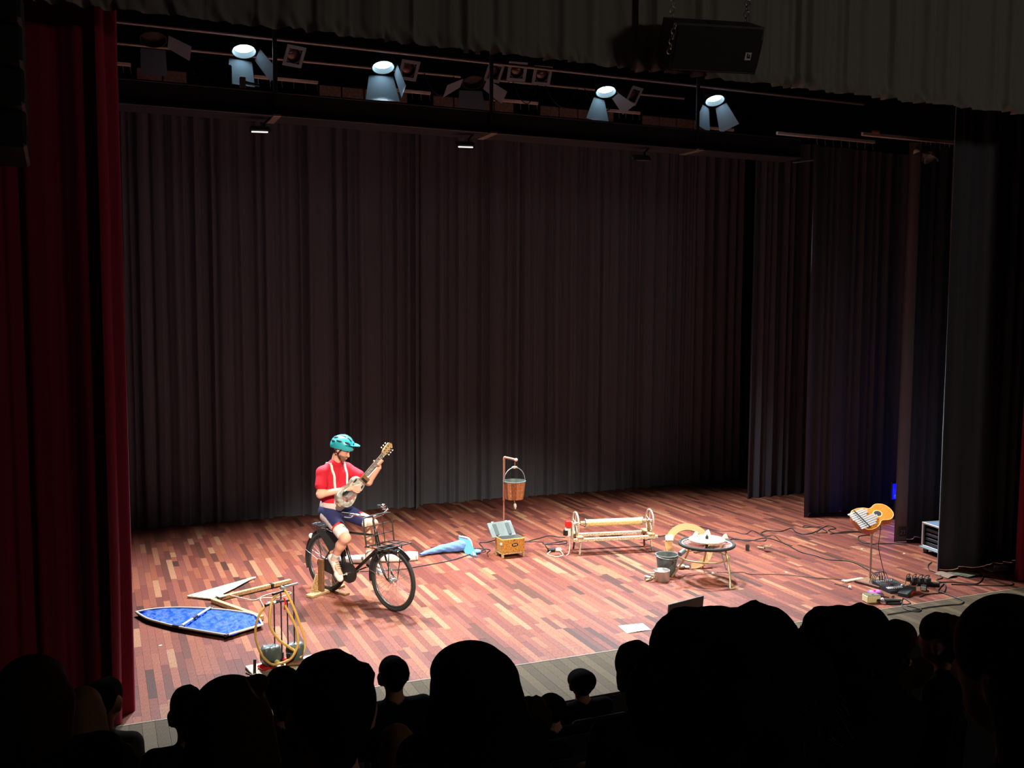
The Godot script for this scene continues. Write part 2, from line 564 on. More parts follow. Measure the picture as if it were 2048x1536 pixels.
func house_lamps() -> void:
	# profile spots on a bar over the seats, outside the picture: the warm front light on the player and the props
	var bar := thing("lighting_bar", "steel lighting bar above the audience, out of the picture", "lighting bar", Vector3(5, 7.3, -1.5))
	part("tube", cy(Vector3(-6, 0, 0), Vector3(6, 0, 0), 0.025), M.pipe, bar)
	var spots := [[Vector3(1.0, 7.0, -1.5), Vector3(2.9, 0.35, -10.7), 215.0, 11.5], [Vector3(3.8, 7.0, -1.5), Vector3(4.9, 0.3, -11.6), 88.0, 13.5], [Vector3(6.6, 7.0, -1.5), Vector3(6.9, 0.2, -11.2), 88.0, 13.0], [Vector3(9.2, 7.0, -1.5), Vector3(8.15, 0.3, -10.5), 90.0, 11.0]]
	var said := ["profile spotlight at the left end of the house bar", "profile spotlight left of the middle of the house bar", "profile spotlight right of the middle of the house bar", "profile spotlight at the right end of the house bar"]
	for i in 4:
		var s: Array = spots[i]
		var t := thing("profile_spotlight", said[i], "stage light", s[0], Basis(), "profile spotlights over the audience")
		var d: Vector3 = (s[1] - s[0]).normalized()
		var b := MB.frame(-d)
		b = Basis(b.x, b.z, -b.y)
		var m := MB.new()
		m.lathe([Vector2(0, 0.62), Vector2(0.12, 0.6), Vector2(0.13, 0.36), Vector2(0.09, 0.32), Vector2(0.095, 0.0), Vector2(0.08, 0.0), Vector2(0.08, 0.03)], Transform3D(b, Vector3.ZERO), 20)
		part("housing", m, M.black_metal, t)
		var g := MB.new()
		g.lathe([Vector2(0, 0.012), Vector2(0.079, 0.02)], Transform3D(b, Vector3.ZERO), 20)
		part("lens", g, glow(WARM, 6.0), t)
		var y := MB.new()
		y.tube([b * Vector3(-0.14, 0.3, 0), Vector3(-0.14, 0.27, 0), Vector3(0.14, 0.27, 0), b * Vector3(0.14, 0.3, 0)], 0.012, 6)
		part("yoke", y, M.black_metal, t)
		spot(t, s[0] + d * 0.03, s[1], WARM, s[2], s[3], 0.12, 1.3)
	# invented window high in the rear wall, added to brighten the valance
	var bw := thing("fill_panel", "invented window behind the audience, out of the picture", "fill_light", Vector3(9.5, 5.9, 4.33))
	part("fill_face", bx(Vector3.ZERO, Vector3(2.4, 0.9, 0.02), Basis(), 0.004), glow(Color(1.0, 0.96, 0.9), 2.0), bw)
	part("frame", bx(Vector3(0, -0.5, 0), Vector3(2.6, 0.08, 0.06), Basis(), 0.005), M.black, bw)
	part("frame", bx(Vector3(0, 0.5, 0), Vector3(2.6, 0.08, 0.06), Basis(), 0.005), M.black, bw)
	var al := AreaLight3D.new()
	al.name = "light"
	bw.add_child(al)
	al.position = Vector3(0, 0, -0.04)
	al.area_size = Vector2(2.4, 0.9); al.light_color = Color(1.0, 0.96, 0.9); al.light_energy = 7.0; al.area_range = 40.0; al.shadow_enabled = true

# ---------------------------------------------------------------- the building
func house() -> void:
	struct("wall_back", bx(Vector3(5, 3.5, -16.75), Vector3(22, 10.4, 0.3)), M.wall)
	struct("wall_stage_left", bx(Vector3(-4.65, 3.5, -12.4), Vector3(0.3, 10.4, 8.7)), M.wall)
	struct("wall_stage_right", bx(Vector3(15.15, 3.5, -12.4), Vector3(0.3, 10.4, 8.7)), M.wall)
	struct("wall_left", bx(Vector3(-4.65, 3.5, -1.7), Vector3(0.3, 10.4, 12.7)), M.house_wall)
	struct("wall_right", bx(Vector3(15.15, 3.5, -1.7), Vector3(0.3, 10.4, 12.7)), M.house_wall)
	struct("wall_rear", bx(Vector3(5, 3.5, 4.5), Vector3(22, 10.4, 0.3)), M.house_wall)
	struct("ceiling", bx(Vector3(5, 8.75, -1.7), Vector3(20, 0.3, 12.7)), M.house_wall)
	struct("ceiling_stage", bx(Vector3(5, 8.75, -12.4), Vector3(20, 0.3, 8.7)), M.wall)
	var pw := MB.new()
	pw.box(Vector3(-3.1, 3.4, -8.05), Vector3(2.8, 10.4, 0.24)); pw.box(Vector3(13.6, 3.4, -8.05), Vector3(2.8, 10.4, 0.24)); pw.box(Vector3(5.25, 7.4, -8.05), Vector3(14, 2.4, 0.24))
	struct("wall_proscenium", pw, M.wall)
	# raked seating: one step for each row
	var f := MB.new()
	for k in range(-3, 8):
		var z := -1.1 - 0.98 * (k - 1)
		var y := 2.15 - 0.4 * k
		f.box(Vector3(5, y / 2 - 0.9, z + 0.1), Vector3(19, y + 1.8, 0.98))
	f.box(Vector3(5, -1.75, -7.0), Vector3(19, 0.2, 3))
	struct("floor_house", f, M.house_floor)

func stage_floor() -> void:
	var fl := Node3D.new()
	fl.name = "floor"
	add_child(fl)
	fl.set_meta("kind", "structure")
	part("stage_body", bx(Vector3(5.25, -0.83, -12.5), Vector3(19.4, 1.62, 8.5)), M.joint, fl)
	# strips of mixed red hardwood running up and down stage, random lengths
	var tones := [Color(0.62, 0.36, 0.29), Color(0.56, 0.31, 0.25), Color(0.66, 0.4, 0.31), Color(0.5, 0.27, 0.22), Color(0.72, 0.47, 0.35), Color(0.42, 0.25, 0.2), Color(0.58, 0.34, 0.29), Color(0.64, 0.37, 0.27), Color(0.68, 0.46, 0.35), Color(0.36, 0.215, 0.17), Color(0.53, 0.3, 0.26), Color(0.68, 0.42, 0.3), Color(0.74, 0.55, 0.42), Color(0.46, 0.27, 0.22)]
	var often := [0, 0, 1, 1, 2, 3, 3, 4, 5, 6, 6, 7, 8, 9, 10, 10, 11, 12, 13, 1, 0, 2, 0, 1, 3, 6, 10, 13, 7, 2, 4]
	var unit := []
	for t in tones:
		var b := MB.new()
		b.tint(t * Color(0.94, 0.925, 0.9))
		b.box(Vector3(0, -0.5, 0), Vector3.ONE)
		unit.append(b.mesh())
	var all := []
	var w := 0.073
	var r := RandomNumberGenerator.new()
	r.seed = 5
	var x := -1.9
	while x < 13.4:
		var z := -8.3
		while z > -16.5:
			var ln := r.randf_range(0.22, 0.85) if r.randf() < 0.8 else r.randf_range(0.8, 1.2)
			if z == -8.3: ln = r.randf_range(0.1, 0.9)
			var z1 := maxf(z - ln, -16.55)
			var cz := (z + z1) / 2
			var pc := Vector3(x, 0, cz)
			# size in the picture: nearest planks inside the view show largest
			var a := rad_to_deg(atan2(pc.x, -pc.z))
			var seen := a > 1.2 and a < 48.0
			all.append([pc.length() if seen else 1e3, x, cz, z - z1, often[r.randi() % often.size()], r.randf_range(0, 0.0012)])
			z = z1
		x += w
	all.sort_custom(func(p, q): return p[0] < q[0])
	var rest := MB.new()
	for i in all.size():
		var p: Array = all[i]
		if i < 300:
			part("plank", unit[p[4]], M.plank, fl, Transform3D(Basis.from_scale(Vector3(w - 0.0012, 0.02, p[3] - 0.0012)), Vector3(p[1], -p[5], p[2])))
		else:
			rest.tint(tones[p[4]] * Color(0.94, 0.925, 0.9))
			var h := Vector3(w - 0.0012, 0, p[3] - 0.0012) / 2
			var c := Vector3(p[1], -p[5], p[2])
			rest.flat(c + Vector3(-h.x, 0, -h.z), c + Vector3(h.x, 0, -h.z), c + Vector3(h.x, 0, h.z), c + Vector3(-h.x, 0, h.z), Vector3.UP)
			for s in [-1.0, 1.0]:
				rest.flat(c + Vector3(h.x * s, 0, -h.z), c + Vector3(h.x * s, 0, h.z), c + Vector3(h.x * s, -0.015, h.z), c + Vector3(h.x * s, -0.015, -h.z), Vector3(s, 0, 0))
				rest.flat(c + Vector3(-h.x, 0, h.z * s), c + Vector3(h.x, 0, h.z * s), c + Vector3(h.x, -0.015, h.z * s), c + Vector3(-h.x, -0.015, h.z * s), Vector3(0, 0, s))
	var o := part("planks", rest, M.plank, fl)
	o.set_meta("kind", "stuff")
	# grey weathered boards of the apron in front
	var ap := Node3D.new()
	ap.name = "floor_apron"
	add_child(ap)
	ap.set_meta("kind", "structure")
	part("apron_body", bx(Vector3(5.25, -0.83, -7.8), Vector3(19.4, 1.62, 0.9)), M.joint, ap)
	var gm := []
	for g in [Color(0.39, 0.345, 0.26), Color(0.355, 0.31, 0.235), Color(0.42, 0.37, 0.28)]:
		gm.append(mat(g, 0.7, 0, M.grain, Vector3(28, 3, 1.6), true))
		gm[-1].metallic_specular = 0.25
	var gb := bx(Vector3(0, -0.01, 0), Vector3(0.098, 0.02, 0.928)).mesh()
	x = -1.5
	var k := 0
	while x < 12.8:
		part("board", gb, gm[r.randi() % 3], ap, Transform3D(Basis(), Vector3(x, r.randf_range(-0.001, 0.0), -7.832)))
		x += 0.1
		k += 1
	part("edge_strip", bx(Vector3(5.6, -0.004, -8.298), Vector3(14.6, 0.012, 0.012)), mat(Color(0.5, 0.46, 0.4), 0.6), ap)

# ---------------------------------------------------------------- drapes
func drape(path: Array, y0: float, y1: float, pitch: float, depth: float, sd: int, flare := 1.25, ruffle := 0.0, per := 10) -> MB:
	var nz := FastNoiseLite.new()
	nz.seed = sd; nz.frequency = 0.8
	var ln := [0.0]
	for i in path.size() - 1: ln.append(ln[i] + path[i].distance_to(path[i + 1]))
	var total: float = ln[-1]
	var nu := int(total / pitch * per)
	var nv := 10 if ruffle == 0.0 else 26
	var m := MB.new()
	m.sheet(func(u, v):
		var s: float = u * total
		var i := 0
		while i < path.size() - 2 and s > ln[i + 1]: i += 1
		var d: Vector2 = (path[i + 1] - path[i]).normalized()
		var p: Vector2 = path[i] + d * (s - ln[i])
		var vv: float = v if ruffle == 0.0 else pow(v, 0.45)
		var y := lerpf(y1, y0, vv)
		var ph := s / pitch * TAU + nz.get_noise_2d(s * 2.0, 0.0) * 7.0 + nz.get_noise_2d(s * 0.7, 20.0) * 6.0 + nz.get_noise_2d(s * 1.2, vv * 0.8) * 0.9
		var am := depth * (0.75 + 0.55 * nz.get_noise_2d(s * 1.7, 40.0)) * lerpf(1.0, flare, vv)
		var o := am * (sin(ph) + 0.25 * sin(2.3 * ph + 1.0))
		var up := 0.0
		if ruffle > 0.0:
			var near := clampf(1.0 - (y - y0) / 0.2, 0, 1)
			var slant := s * 34.0 + (y - y0) * 24.0 + nz.get_noise_2d(s * 3.0, 9.0) * 6.0
			o += ruffle * near * near * sin(slant) * (0.6 + nz.get_noise_2d(s * 2.5, 77.0))
			up = 0.02 * near * sin(s * 9.0 + 1.0) * nz.get_noise_2d(s, 3.0)
		var nn := Vector2(-d.y, d.x)
		var q := p + nn * o
		return Vector3(q.x, y + up + (0.002 * sin(s * 5.0) if vv > 0.97 and ruffle == 0.0 else 0.0), q.y), nu, nv)
	return m

func curtain(label: String, m: MB, mt: Material, called := "stage_curtain", group := "black stage curtains"):
	return tag(part(called, m, mt), label, "curtain", group)

func curtains() -> void:
	curtain("left half of the black backdrop curtain behind the cyclist", drape([Vector2(-1.2, -15.66), Vector2(4.84, -15.64), Vector2(4.93, -15.48), Vector2(5.0, -15.62)], 0.004, 6.72, 0.29, 0.06, 1, 1.25, 0.0, 14), M.black_cloth)
	curtain("right half of the black backdrop curtain behind the roller bench", drape([Vector2(4.9, -15.74), Vector2(11.6, -15.74)], 0.004, 6.72, 0.27, 0.06, 2, 1.25, 0.0, 14), M.black_cloth)
	curtain("narrow black side curtain farthest back, beside the backdrop's right end", drape([Vector2(10.62, -14.12), Vector2(12.9, -14.3)], 0.004, 6.35, 0.25, 0.06, 3), M.black_cloth)
	curtain("black side curtain hanging behind the orange guitar body", drape([Vector2(10.58, -12.46), Vector2(10.74, -12.66), Vector2(13.0, -12.75)], 0.004, 6.02, 0.26, 0.055, 44), M.black_cloth)
	var pe := thing("stage_curtain", "black side curtain with a painted lit fold and a numbered tag", "curtain", Vector3.ZERO, Basis(), "black stage curtains")
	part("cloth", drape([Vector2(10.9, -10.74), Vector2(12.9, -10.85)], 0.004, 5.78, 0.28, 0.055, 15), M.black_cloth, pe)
	part("lit_fold", drape([Vector2(10.68, -10.66), Vector2(10.88, -10.62), Vector2(10.93, -10.76)], 0.004, 5.78, 0.5, 0.012, 25, 1.0, 0.0, 24), mat(Color(0.5, 0.45, 0.44), 0.95), pe)  # lighter cloth colour stands in for stage light on the folded edge
	var g := part("tag", bx(Vector3(10.79, 0.16, -10.615), Vector3(0.12, 0.14, 0.006), yaw(-11)), mat(Color(0.22, 0.22, 0.22), 0.7), pe)
	var tm := TextMesh.new()
	var fo := SystemFont.new()
	fo.font_names = PackedStringArray(["Droid Sans"])
	tm.font = fo; tm.text = "21"; tm.font_size = 16; tm.pixel_size = 0.005; tm.depth = 0.002
	part("number", tm, mat(Color(0.6, 0.6, 0.58), 0.7), g, Transform3D(yaw(-11), Vector3(10.79, 0.15, -10.61)))
	curtain("black side curtain nearest the audience, covering half the rack case", drape([Vector2(10.02, -9.28), Vector2(12.6, -9.2)], 0.004, 6.4, 0.3, 0.05, 6), M.black_cloth)
	curtain("black curtain deep in the right wing with a low top", drape([Vector2(12.2, -13.3), Vector2(14.3, -13.2)], 0.004, 5.5, 0.22, 0.05, 7), M.black_cloth)
	# the red house curtain, drawn open to both sides
	curtain("tall red velvet curtain drawn open at the left side of the stage", drape([Vector2(-1.75, -8.52), Vector2(-0.55, -8.46), Vector2(0.0, -8.42), Vector2(0.09, -8.34), Vector2(0.17, -8.62), Vector2(0.1, -8.8)], 0.004, 6.9, 0.34, 0.05, 8, 1.2, 0.0, 16), M.red_cloth, "red_curtain", "red house curtain")
	curtain("sliver of red velvet curtain at the right edge of the stage", drape([Vector2(10.72, -8.62), Vector2(10.63, -8.5), Vector2(10.69, -8.38), Vector2(11.4, -8.44), Vector2(12.3, -8.5)], 0.004, 6.9, 0.34, 0.05, 9, 1.2, 0.0, 16), M.red_cloth, "red_curtain", "red house curtain")
	curtain("left length of the dark grey valance with a wrinkled hem", drape([Vector2(-4.4, -7.84), Vector2(4.62, -7.84)], 5.585, 7.6, 0.46, 0.035, 10, 1.0, 0.055, 30), M.valance, "valance", "dark valance over the stage opening")
	curtain("right length of the dark grey valance, behind the hanging loudspeaker", drape([Vector2(4.55, -7.76), Vector2(14.9, -7.76)], 5.56, 7.6, 0.5, 0.035, 11, 1.0, 0.055, 30), M.valance, "valance", "dark valance over the stage opening")

# ---------------------------------------------------------------- over the stage
func hooked_track(label: String, a: Vector3, b: Vector3, hooks: int, from := 0.0, group := "curtain tracks") -> void:
	var t := thing("curtain_track", label, "curtain track", a, Basis(), group)
	var m := MB.new()
	m.bar(Vector3.ZERO, b - a, 0.045, 0.05, Vector3.UP, 0.006)
	part("rail", m, mat(Color(0.86, 0.8, 0.75), 0.5), t)
	if a.y > 6.5:
		for q in [0.15, 0.85]: part("hanger", cy((b - a) * q, (b - a) * q + Vector3(0, 8.62 - a.y, 0), 0.008, -1, 6), M.black_metal, t)
	for k in hooks:
		var p := (b - a) * lerpf(from, 0.98, float(k) / maxf(hooks - 1, 1))
		part("hook", tb([p + Vector3(0, -0.02, 0), p + Vector3(0, -0.08, 0), p + Vector3(0.012, -0.11, 0), p + Vector3(0, -0.13, 0)], 0.006, 5), M.alu, t)

func rigging() -> void:
	# black box beam hung across the stage on three rods, with little floods under it
	var bm := thing("box_beam", "long black box beam hung across the stage before the backdrop", "beam", Vector3(0, 5.66, -12.1))
	var b := MB.new()
	b.box(Vector3(4.45, 0.15, -0.15), Vector3(10.7, 0.25, 0.03), Basis(), 0.004)
	b.box(Vector3(4.45, 0.15, 0.17), Vector3(10.7, 0.25, 0.03), Basis(), 0.004)
	part("web", b, M.rig_paint, bm)
	part("lower_flange", bx(Vector3(4.45, 0.012, 0), Vector3(10.7, 0.024, 0.46), Basis(), 0.004), M.rig_paint, bm)
	part("upper_flange", bx(Vector3(4.45, 0.285, 0), Vector3(10.7, 0.02, 0.4), Basis(), 0.004), M.rig_paint, bm)
	for x in [2.02, 4.78, 7.95]:
		part("rod", bx(Vector3(x, 1.2, 0.19), Vector3(0.05, 2.4, 0.03), Basis(), 0.004), M.rig_paint, bm)
		part("bracket", bx(Vector3(x, 0.0, 0.05), Vector3(0.09, 0.03, 0.5), Basis(), 0.004), M.pipe, bm)
	part("end_arm", tb([Vector3(9.8, -0.03, 0.0), Vector3(10.15, 0.02, 0.05)], 0.014, 6), M.steel, bm)
	for i in 3:
		var x: float = [1.86, 4.47, 7.12][i]
		var said: String = ["small flood under the box beam, nearest the red curtain", "small flood under the middle of the box beam", "small dim flood under the box beam's right part"][i]
		var t := thing("flood_light", said, "stage light", Vector3(x, 5.5, -12.05), yaw(-14), "small floods under the box beam")
		part("arm", tb([Vector3(0.12, 0.17, -0.02), Vector3(0.05, 0.1, 0), Vector3(0.05, 0.02, 0)], 0.012, 6), M.black_metal, t)
		part("housing", bx(Vector3(0, 0.02, 0), Vector3(0.24, 0.06, 0.16), Basis(Vector3.RIGHT, 0.35), 0.01), M.black_metal, t)
		part("lens", bx(Vector3(0, -0.012, 0.055), Vector3(0.19, 0.012, 0.07), Basis(Vector3.RIGHT, 0.35), 0.003), glow(Color(1.0, 0.95, 0.9), 1.6) if i < 2 else M.grey_plastic, t)
		if i < 2: spot(t, Vector3(x, 5.47, -11.98), Vector3(x, 0, -10.5), Color(1.0, 0.95, 0.9), 2.5, 55.0, 0.15, 1.0)
	# pipes
	tag(part("rigging_pipe", cy(Vector3(-1.5, 6.77, -12.7), Vector3(11.7, 6.77, -12.7), 0.024), M.pipe), "long steel pipe crossing before the lit fresnels' hangers", "pipe", "rigging pipes")
	tag(part("rigging_pipe", cy(Vector3(-1.5, 6.87, -14.2), Vector3(9.2, 6.93, -14.2), 0.022), M.pipe), "thin steel pipe crossing behind the fresnels' barn doors", "pipe", "rigging pipes")
	tag(part("rigging_pipe", cy(Vector3(5.2, 7.35, -13.4), Vector3(9.9, 7.35, -13.4), 0.024), M.black_metal), "black pipe carrying the fresnels right of centre", "pipe", "rigging pipes")
	tag(part("rigging_pipe", cy(Vector3(-0.6, 7.42, -13.4), Vector3(5.1, 7.42, -13.4), 0.024), M.black_metal), "black pipe carrying the fresnels left of centre", "pipe", "rigging pipes")
	# short lit track pieces with hooks above the backdrop, dull panels between them
	var tx := [[0.02, 0.55, "left end, beside the red curtain"], [2.28, 3.25, "between the two left fresnels"], [4.28, 5.08, "below the second lit fresnel"], [6.15, 7.0, "right of the unlit centre fresnel"], [8.25, 9.0, "below the third lit fresnel"]]
	for e in tx: hooked_track("short pale curtain track with hooks above the backdrop, " + e[2], Vector3(e[0] * 1.0235, 6.94, -15.66), Vector3(e[1] * 1.0235, 6.94, -15.66), 6, 0.06, "track pieces above the backdrop")
	hooked_track("dark curtain track with hooks above the backdrop, right of the last fresnel", Vector3(10.2, 6.8, -15.7), Vector3(11.3, 6.8, -15.7), 6, 0.1, "track pieces above the backdrop")
	var groups := [[0.62, 2, "beside the red curtain"], [3.28, 4, "right of the first fresnel"], [5.15, 4, "behind the unlit centre fresnel"], [7.08, 4, "left of the third lit fresnel"], [9.1, 4, "right of the third lit fresnel"]]
	var pm := mat(Color(0.48, 0.41, 0.36), 0.9, 0, noise_tex(31, 0.03, Color(0.75, 0.72, 0.7), Color.WHITE), Vector3(2, 2, 2))
	for g in groups:
		var t := thing("panel_row", "row of dull brown panels above the backdrop, " + g[2], "panel", Vector3(g[0] * 1.0, 6.74, -15.4), Basis(), "panel rows above the backdrop")
		for k in g[1]:
			part("panel", bx(Vector3(0.18 + k * 0.36, 0, 0), Vector3(0.34, 0.22, 0.04), Basis(), 0.006), pm, t)
		for k in 2: part("hanger", cy(Vector3(0.2 + k * (g[1] * 0.36 - 0.4), 0.1, -0.01), Vector3(0.2 + k * (g[1] * 0.36 - 0.4), 1.88, -0.01), 0.006, -1, 6), M.black_metal, t)
		part("lower_strip", bx(Vector3(g[1] * 0.18, -0.13, 0.0), Vector3(g[1] * 0.36, 0.02, 0.05), Basis(), 0.004), pm, t)
	# unlit lanterns with square frames
	var sq := [[Vector3(2.62, 6.88, -13.9), 20.0, "left of the second lit fresnel"], [Vector3(4.28, 6.85, -13.9), 10.0, "right of the second lit fresnel"], [Vector3(5.62, 6.95, -13.9), 15.0, "right of the unlit centre fresnel"], [Vector3(6.0, 7.0, -13.9), -8.0, "middle of the three above the track piece"], [Vector3(6.42, 6.98, -13.9), -6.0, "rightmost of the three above the track piece"], [Vector3(8.05, 6.82, -13.9), 25.0, "between the two right lit fresnels"]]
	for s in sq:
		var t := thing("par_can", "unlit lantern with a square filter frame, " + s[2], "stage light", s[0], Basis(Vector3.UP, deg_to_rad(s[1])) * Basis(Vector3.RIGHT, 0.55), "unlit lanterns with square frames")
		var m := MB.new()
		m.lathe([Vector2(0, -0.3), Vector2(0.09, -0.28), Vector2(0.115, -0.1), Vector2(0.12, 0.0), Vector2(0.1, 0.0), Vector2(0.1, -0.04)], Transform3D(Basis(Vector3.RIGHT, PI / 2), Vector3.ZERO), 20)
		part("can", m, M.black_metal, t)
		var f := MB.new()
		for q in [[0, 0.125, 0.3, 0.05], [0, -0.125, 0.3, 0.05], [0.125, 0, 0.05, 0.2], [-0.125, 0, 0.05, 0.2]]: f.box(Vector3(q[0], q[1], 0.01), Vector3(q[2], q[3], 0.012), Basis(), 0.002)
		part("filter_frame", f, M.barn, t)
		var gl := MB.new()
		gl.ball(Vector3(0, 0, -0.06), Vector3(0.095, 0.095, 0.03), Basis(), 16)
		part("lens", gl, mat(Color(0.3, 0.2, 0.17), 0.12, 0.3), t)
	# boxy fittings hung at the left part of the beam, and a loop of cable
	var jb := thing("junction_box", "pale socket box with plugs beside the first fresnel", "socket box", Vector3(1.69, 6.06, -12.25))
	part("face", bx(Vector3(0, 0, 0), Vector3(0.07, 0.2, 0.05), Basis(), 0.008), mat(Color(0.75, 0.6, 0.52), 0.7), jb)
	part("plug", cy(Vector3(0.03, 0.04, 0), Vector3(0.2, 0.02, 0), 0.022, 0.016), M.grey_plastic, jb)
	part("plug", cy(Vector3(0.03, -0.05, 0), Vector3(0.3, -0.06, 0), 0.018, 0.014), M.grey_plastic, jb)
	var cbx := thing("control_box", "dark grey control box above the box beam's left end", "box", Vector3(1.3, 6.108, -12.2))
	part("case", bx(Vector3.ZERO, Vector3(0.5, 0.3, 0.2), Basis(), 0.012), M.rig_paint, cbx)
	for x in [-0.18, 0.18]: part("catch", bx(Vector3(x, 0.02, 0.1), Vector3(0.03, 0.06, 0.012), Basis(), 0.003), M.steel, cbx)
	tag(part("cable_loop", tb(smooth([Vector3(1.04, 5.96, -12.0), Vector3(1.06, 6.03, -12.0), Vector3(1.15, 6.04, -12.0), Vector3(1.25, 6.0, -12.0), Vector3(1.27, 5.96, -12.0)]), 0.008), mat(Color(0.6, 0.58, 0.55), 0.5)), "small pale loop of cable on the box beam", "cable")
	var dl := [[5.55, 6.0, "just right of the unlit centre fresnel"], [6.05, 6.5, "below the three square-framed lanterns"], [6.6, 7.2, "left of the third lit fresnel"], [4.6, 5.1, "left of the unlit centre fresnel"], [7.3, 8.0, "right of the third lit fresnel"]]
	for d in dl:
		var y0: float = 6.885 + 0.0056 * (d[0] + 1.5)
		tag(part("hanging_cable", tb(smooth([Vector3(d[0], y0, -14.19), Vector3(lerpf(d[0], d[1], 0.25), 6.66, -14.15), Vector3(lerpf(d[0], d[1], 0.6), 6.6, -14.15), Vector3(d[1], y0, -14.19)]), 0.008, 6), M.cable), "thin black cable drooping from the rear pipe, " + d[2], "cable", "cables drooping from the rear pipe")
	# tracks for the side curtains
	hooked_track("grey curtain track with hooks over the side curtain behind the guitar body", Vector3(9.87, 6.15, -12.58), Vector3(11.85, 6.15, -12.58), 8, 0.4, "side curtain tracks")
	hooked_track("pale curtain track with hooks over the tagged side curtain", Vector3(9.92, 5.86, -10.78), Vector3(11.7, 5.86, -10.78), 8, 0.62, "side curtain tracks")
	hooked_track("short curtain track deep in the right wing", Vector3(12.25, 5.56, -13.25), Vector3(13.4, 5.56, -13.2), 5, 0.1, "side curtain tracks")
	tag(part("orange_tag", bx(Vector3(10.15, 5.9, -10.76), Vector3(0.14, 0.035, 0.02), Basis(), 0.004), mat(Color(0.9, 0.55, 0.2), 0.6)), "small orange tag above the pale curtain track", "tag")
	var wc := MB.new()
	wc.sheet(func(u, v): return Vector3(10.75 + u * 0.42 + 0.03 * sin(v * 9.0), 5.74 - v * 0.16 - 0.08 * absf(sin(u * 7.0)), -10.66 + 0.05 * sin(u * 11.0 + v * 4.0)), 16, 8)
	tag(part("white_rag", wc, M.white_cloth), "crumpled pale cloth caught on top of the tagged side curtain", "cloth")
	# loudspeaker hung in front of the valance
	var sp := thing("hanging_loudspeaker", "black loudspeaker hung on chains before the grey valance", "loudspeaker", Vector3(4.98, 5.66, -7.2), yaw(-13) * Basis(Vector3.RIGHT, 0.5))
	var outline := PackedVector2Array()
	for q in [[-0.4, -0.2], [-0.36, -0.06], [-0.35, 0.05], [-0.4, 0.2], [0.4, 0.2], [0.35, 0.05], [0.36, -0.06], [0.4, -0.2]]: outline.append(Vector2(q[0], q[1]))
	var cb := MB.new()
	var pts := PackedVector2Array([Vector2(0.0, -0.2), Vector2(0.02, -0.1), Vector2(0.02, 0.1), Vector2(0.0, 0.2), Vector2(-0.36, 0.16), Vector2(-0.36, -0.16)])
	cb.slab(pts, 0.8, Transform3D(Basis(Vector3.BACK, Vector3.UP, Vector3.LEFT), Vector3.ZERO))
	part("cabinet", cb, M.black, sp)
	part("grille", bx(Vector3(0, 0, 0.024), Vector3(0.76, 0.37, 0.012), Basis(), 0.004), mat(Color(0.1, 0.1, 0.1), 0.65, 0.1, noise_tex(77, 0.25, Color(0.6, 0.6, 0.6), Color.WHITE), Vector3(40, 40, 40)), sp)
	var lg := part("logo", bx(Vector3(0.29, -0.04, 0.033), Vector3(0.055, 0.065, 0.004), Basis(), 0.001), mat(Color(0.85, 0.85, 0.85), 0.5), sp)
	var mk := MB.new()
	mk.box(Vector3(0.282, -0.03, 0.036), Vector3(0.01, 0.03, 0.003)); mk.box(Vector3(0.295, -0.05, 0.036), Vector3(0.032, 0.012, 0.003)); mk.box(Vector3(0.3, -0.035, 0.036), Vector3(0.01, 0.022, 0.003))
	part("mark", mk, M.black, lg)
	part("handle", bx(Vector3(0.0, 0.195, -0.12), Vector3(0.16, 0.012, 0.1), Basis(), 0.004), M.black_metal, sp)
	for sx in [-0.38, 0.3]:
		var ch := Node3D.new()
		ch.name = "chain"
		sp.add_child(ch, true)
		for k in 14:
			var lk := MB.new()
			lk.ring(Vector3(sx, 0.21 + k * 0.045, -0.2 - k * 0.014), Vector3.RIGHT if k % 2 == 0 else Vector3.BACK, 0.024, 0.006, 10, 5)
			part("link", lk, M.steel, ch)
	var tail := MB.new()
	for k in 6: tail.ring(Vector3(-0.405 - 0.002 * k, 0.17 - k * 0.042, 0.0), Vector3.RIGHT if k % 2 == 0 else Vector3.BACK, 0.023, 0.006, 10, 5)
	part("chain_tail", tail, M.steel, sp)
	part("frame_bar", cy(Vector3(-0.9, 0.86, -0.42), Vector3(0.9, 0.86, -0.42), 0.03), M.black_metal, sp)
	# line array at the far left, before the red curtain
	var la := thing("line_array", "black hanging loudspeaker column at the upper left, before the red curtain", "loudspeaker", Vector3(-0.74, 4.56, -7.3))
	part("hanging_bar", cy(Vector3(0, 2.0, -0.1), Vector3(0, 4.1, -0.1), 0.02), M.black_metal, la)
	for k in 8:
		var bs := Basis(Vector3.RIGHT, -0.04 * (7 - k) + 0.05)
		part("cabinet", bx(Vector3(0, 0.27 * k, -0.005 * (7 - k) * (7 - k)), Vector3(0.68, 0.26, 0.42), bs, 0.02), M.black, la)

# ---------------------------------------------------------------- the bicycle and its rider share one frame: x forward, y up, z to the rider's right
const BIKE_AT := Vector3(2.456, 0, -11.376)
func bike_basis() -> Basis:
	var h := Vector3(0.45399, 0, 0.89101)
	return Basis(h, Vector3.UP, h.cross(Vector3.UP))

